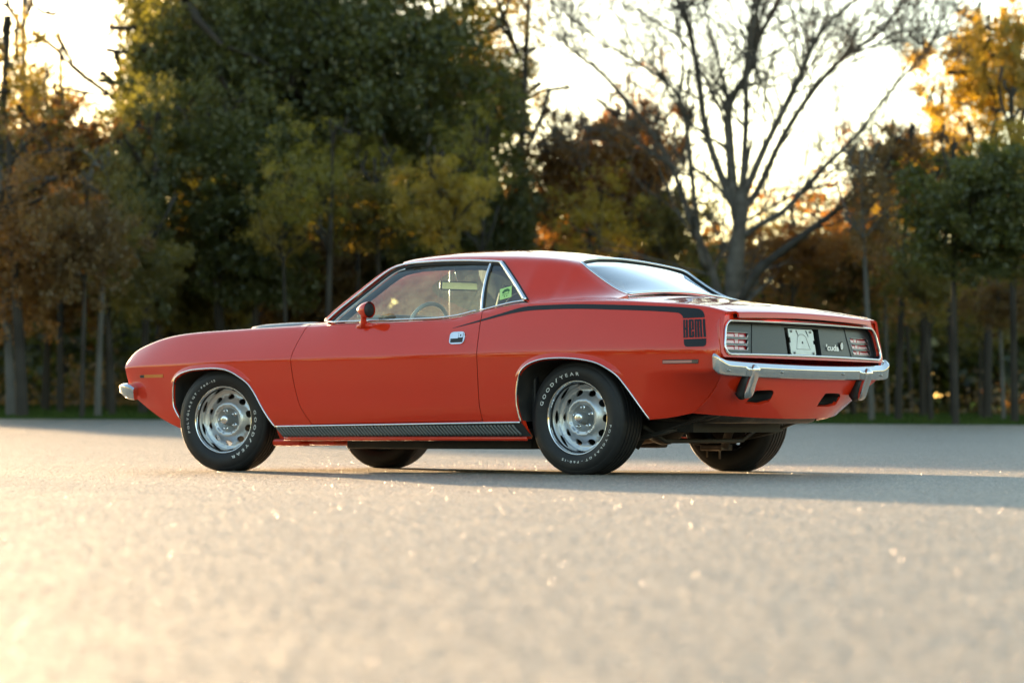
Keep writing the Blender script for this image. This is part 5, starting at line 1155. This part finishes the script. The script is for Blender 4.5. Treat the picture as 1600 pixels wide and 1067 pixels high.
woodmass("wood", 45000, (-62,-38), (-75,75), lambda s, l: .1+0*s, lambda s, l: 9.5+2.5*np.sin(l*.21)+1.5*np.sin(l*.67), 'oak', .34, 8)  # unseen wood behind the camera, added to darken what the body and chrome reflect
woodmass("undergrowth", 16000, (58,84), (-22,24), lambda s, l: .02+0*s, lambda s, l: .55+.35*np.sin(l*1.3+s), 'brown', .07, 6)
def nm(n_, m_):   # n across the sunbeam, m towards the sun
    x, y = -.47*n_-.88*m_, -.88*n_+.47*m_; return sl_of(x, y)
g = np.random.default_rng(77); V = []
nb = 260; nn = -3.6-g.random(nb)**.8*8.5; mm_ = 32+g.random(nb)*26; n = 36000; k = g.integers(0, nb, n); zc0 = .3+g.random(nb)*7
R_ = .5+.7*g.random(nb)
xy = np.stack([-.47*nn-.88*mm_, -.88*nn+.47*mm_], 1); P_ = np.concatenate([xy[k], zc0[k][:,None]], 1)+g.normal(size=(n, 3))*R_[k][:,None]*.6
s_, l_ = sl_of(P_[:,0], P_[:,1]); P_[:,2] = np.maximum(P_[:,2], .1)+terr(s_, l_); keep = l_/np.maximum(s_, 1) < -.215; P_ = P_[keep]; n = len(P_)
q = .14*(.6+.8*g.random(n)); u = unit(g.normal(size=(n, 3))); v_ = unit(np.cross(u, unit(g.normal(size=(n, 3)))))
V = np.stack([P_-u*q[:,None], P_+v_*q[:,None]*.6, P_+u*q[:,None], P_-v_*q[:,None]*.6], 1).reshape(-1,3)
tag(meshfast("wood", V, np.arange(4*n).reshape(-1,4), LM['olive']), kind='stuff')

g = np.random.default_rng(78); nb = 15; nn = g.uniform(1.2, 9.5, nb); mm_ = g.uniform(62, 92, nb); zc0 = np.tan(SUN_EL)*(mm_-g.uniform(2, 8, nb))+g.normal(size=nb)*.5; n = 1300; k = g.integers(0, nb, n)  # loose leaf clumps added out of frame in the sun's path to dapple the lot
xy = np.stack([-.47*nn-.88*mm_, -.88*nn+.47*mm_], 1); P_ = np.concatenate([xy[k], zc0[k][:,None]], 1)+g.normal(size=(n, 3))*.75*np.array([1,1,.5])
s_, l_ = sl_of(P_[:,0], P_[:,1]); keep = l_/np.maximum(s_, 1) < -.215; P_ = P_[keep]; n = len(P_)
q = .13*(.6+.8*g.random(n)); u = unit(g.normal(size=(n, 3))); v_ = unit(np.cross(u, unit(g.normal(size=(n, 3)))))
V = np.stack([P_-u*q[:,None], P_+v_*q[:,None]*.6, P_+u*q[:,None], P_-v_*q[:,None]*.6], 1).reshape(-1,3)
tag(meshfast("wood", V, np.arange(4*n).reshape(-1,4), LM['olive']), kind='stuff')

# ------------------------------------------------------------------ far parked cars among the trunks
M['carsilver'] = mat('silver_car_paint', (.45,.47,.50), .25, .5, .8); M['carblue'] = mat('blue_car_paint', (.10,.16,.26), .25, .2, .8); M['carglass'] = mat('dark_car_glass', (.02,.025,.03), .05, 0, 0, .8)
def far_car(s, px, m_, label, rz):
    x, y, z = at(s, P2L(px, s)); t = empty("parked_car", (x, y, z), -YAW*-1+rz); tag(t, label, "car", "cars parked beyond the trees")
    prof = [(-2.2,.35),(-2.25,.65),(-2.1,.85),(-1.2,.95),(-.55,1.38),(.75,1.40),(1.45,1.0),(2.1,.92),(2.2,.60),(2.15,.35)]
    pr = dens(prof, .25); n = len(pr); V = []
    for y_, k in ((-.86,.97),(-.80,1.0),(.80,1.0),(.86,.97)):
        V += [(a, y_*(1-.16*max(0, (b-.9)/.5)), .35+(b-.35)*k) for a, b in pr]
    F = [(j*n+i, j*n+(i+1) % n, (j+1)*n+(i+1) % n, (j+1)*n+i) for j in range(3) for i in range(n)]+[tuple(range(n)), tuple(range(3*n, 4*n))[::-1]]
    mesh("body", V, F, m_, t, False)
    for y_ in (-.80,.80): mesh("side_window", [(-1.0,y_*1.0,.98),(-.5,y_*.93,1.30),(.70,y_*.93,1.31),(1.25,y_*1.0,1.0)], [(0,1,2,3)] if y_ > 0 else [(3,2,1,0)], M['carglass'], t, False).location = (0, math.copysign(.05, y_), 0)
    for x_, x2 in ((-1.17,-.60),(1.40,.80)): mesh("windscreen", [(x_*1.01,-.66,.99),(x_*1.01,.66,.99),(x2*1.03,.58,1.37),(x2*1.03,-.58,1.37)], [(0,1,2,3)], M['carglass'], t, False).location = (math.copysign(.03, x_), 0, .03)
    wv, wfc = lathe([(-.1,.0),(-.1,.30),(.1,.30),(.1,.0)], 20); w0 = None
    for a, b in ((-1.35,-.8),(1.35,-.8),(-1.35,.8),(1.35,.8)):
        o = mesh("wheel", wv, wfc, M['rubber'], t, True) if w0 is None else w0.copy()
        if w0 is None: w0 = o
        else: COL.objects.link(o); o.parent = t
        o.location = (a, b, .31)
    for b in (-.62,.62): v, f = box(-2.27,-2.22,b-.16,b+.16,.62,.76,.02); mesh("headlight", v, f, M['chrome'], t, True)
far_car(140, 1548, M['carblue'], "blue parked car glinting between the trunks at the far right", math.radians(12))
far_car(150, 1425, M['carsilver'], "silver parked car just visible beyond the trees behind the rear bumper", math.radians(-25))
far_car(146, 1600, M['carsilver'], "silver parked car cut by the right edge beyond the trees", math.radians(30))
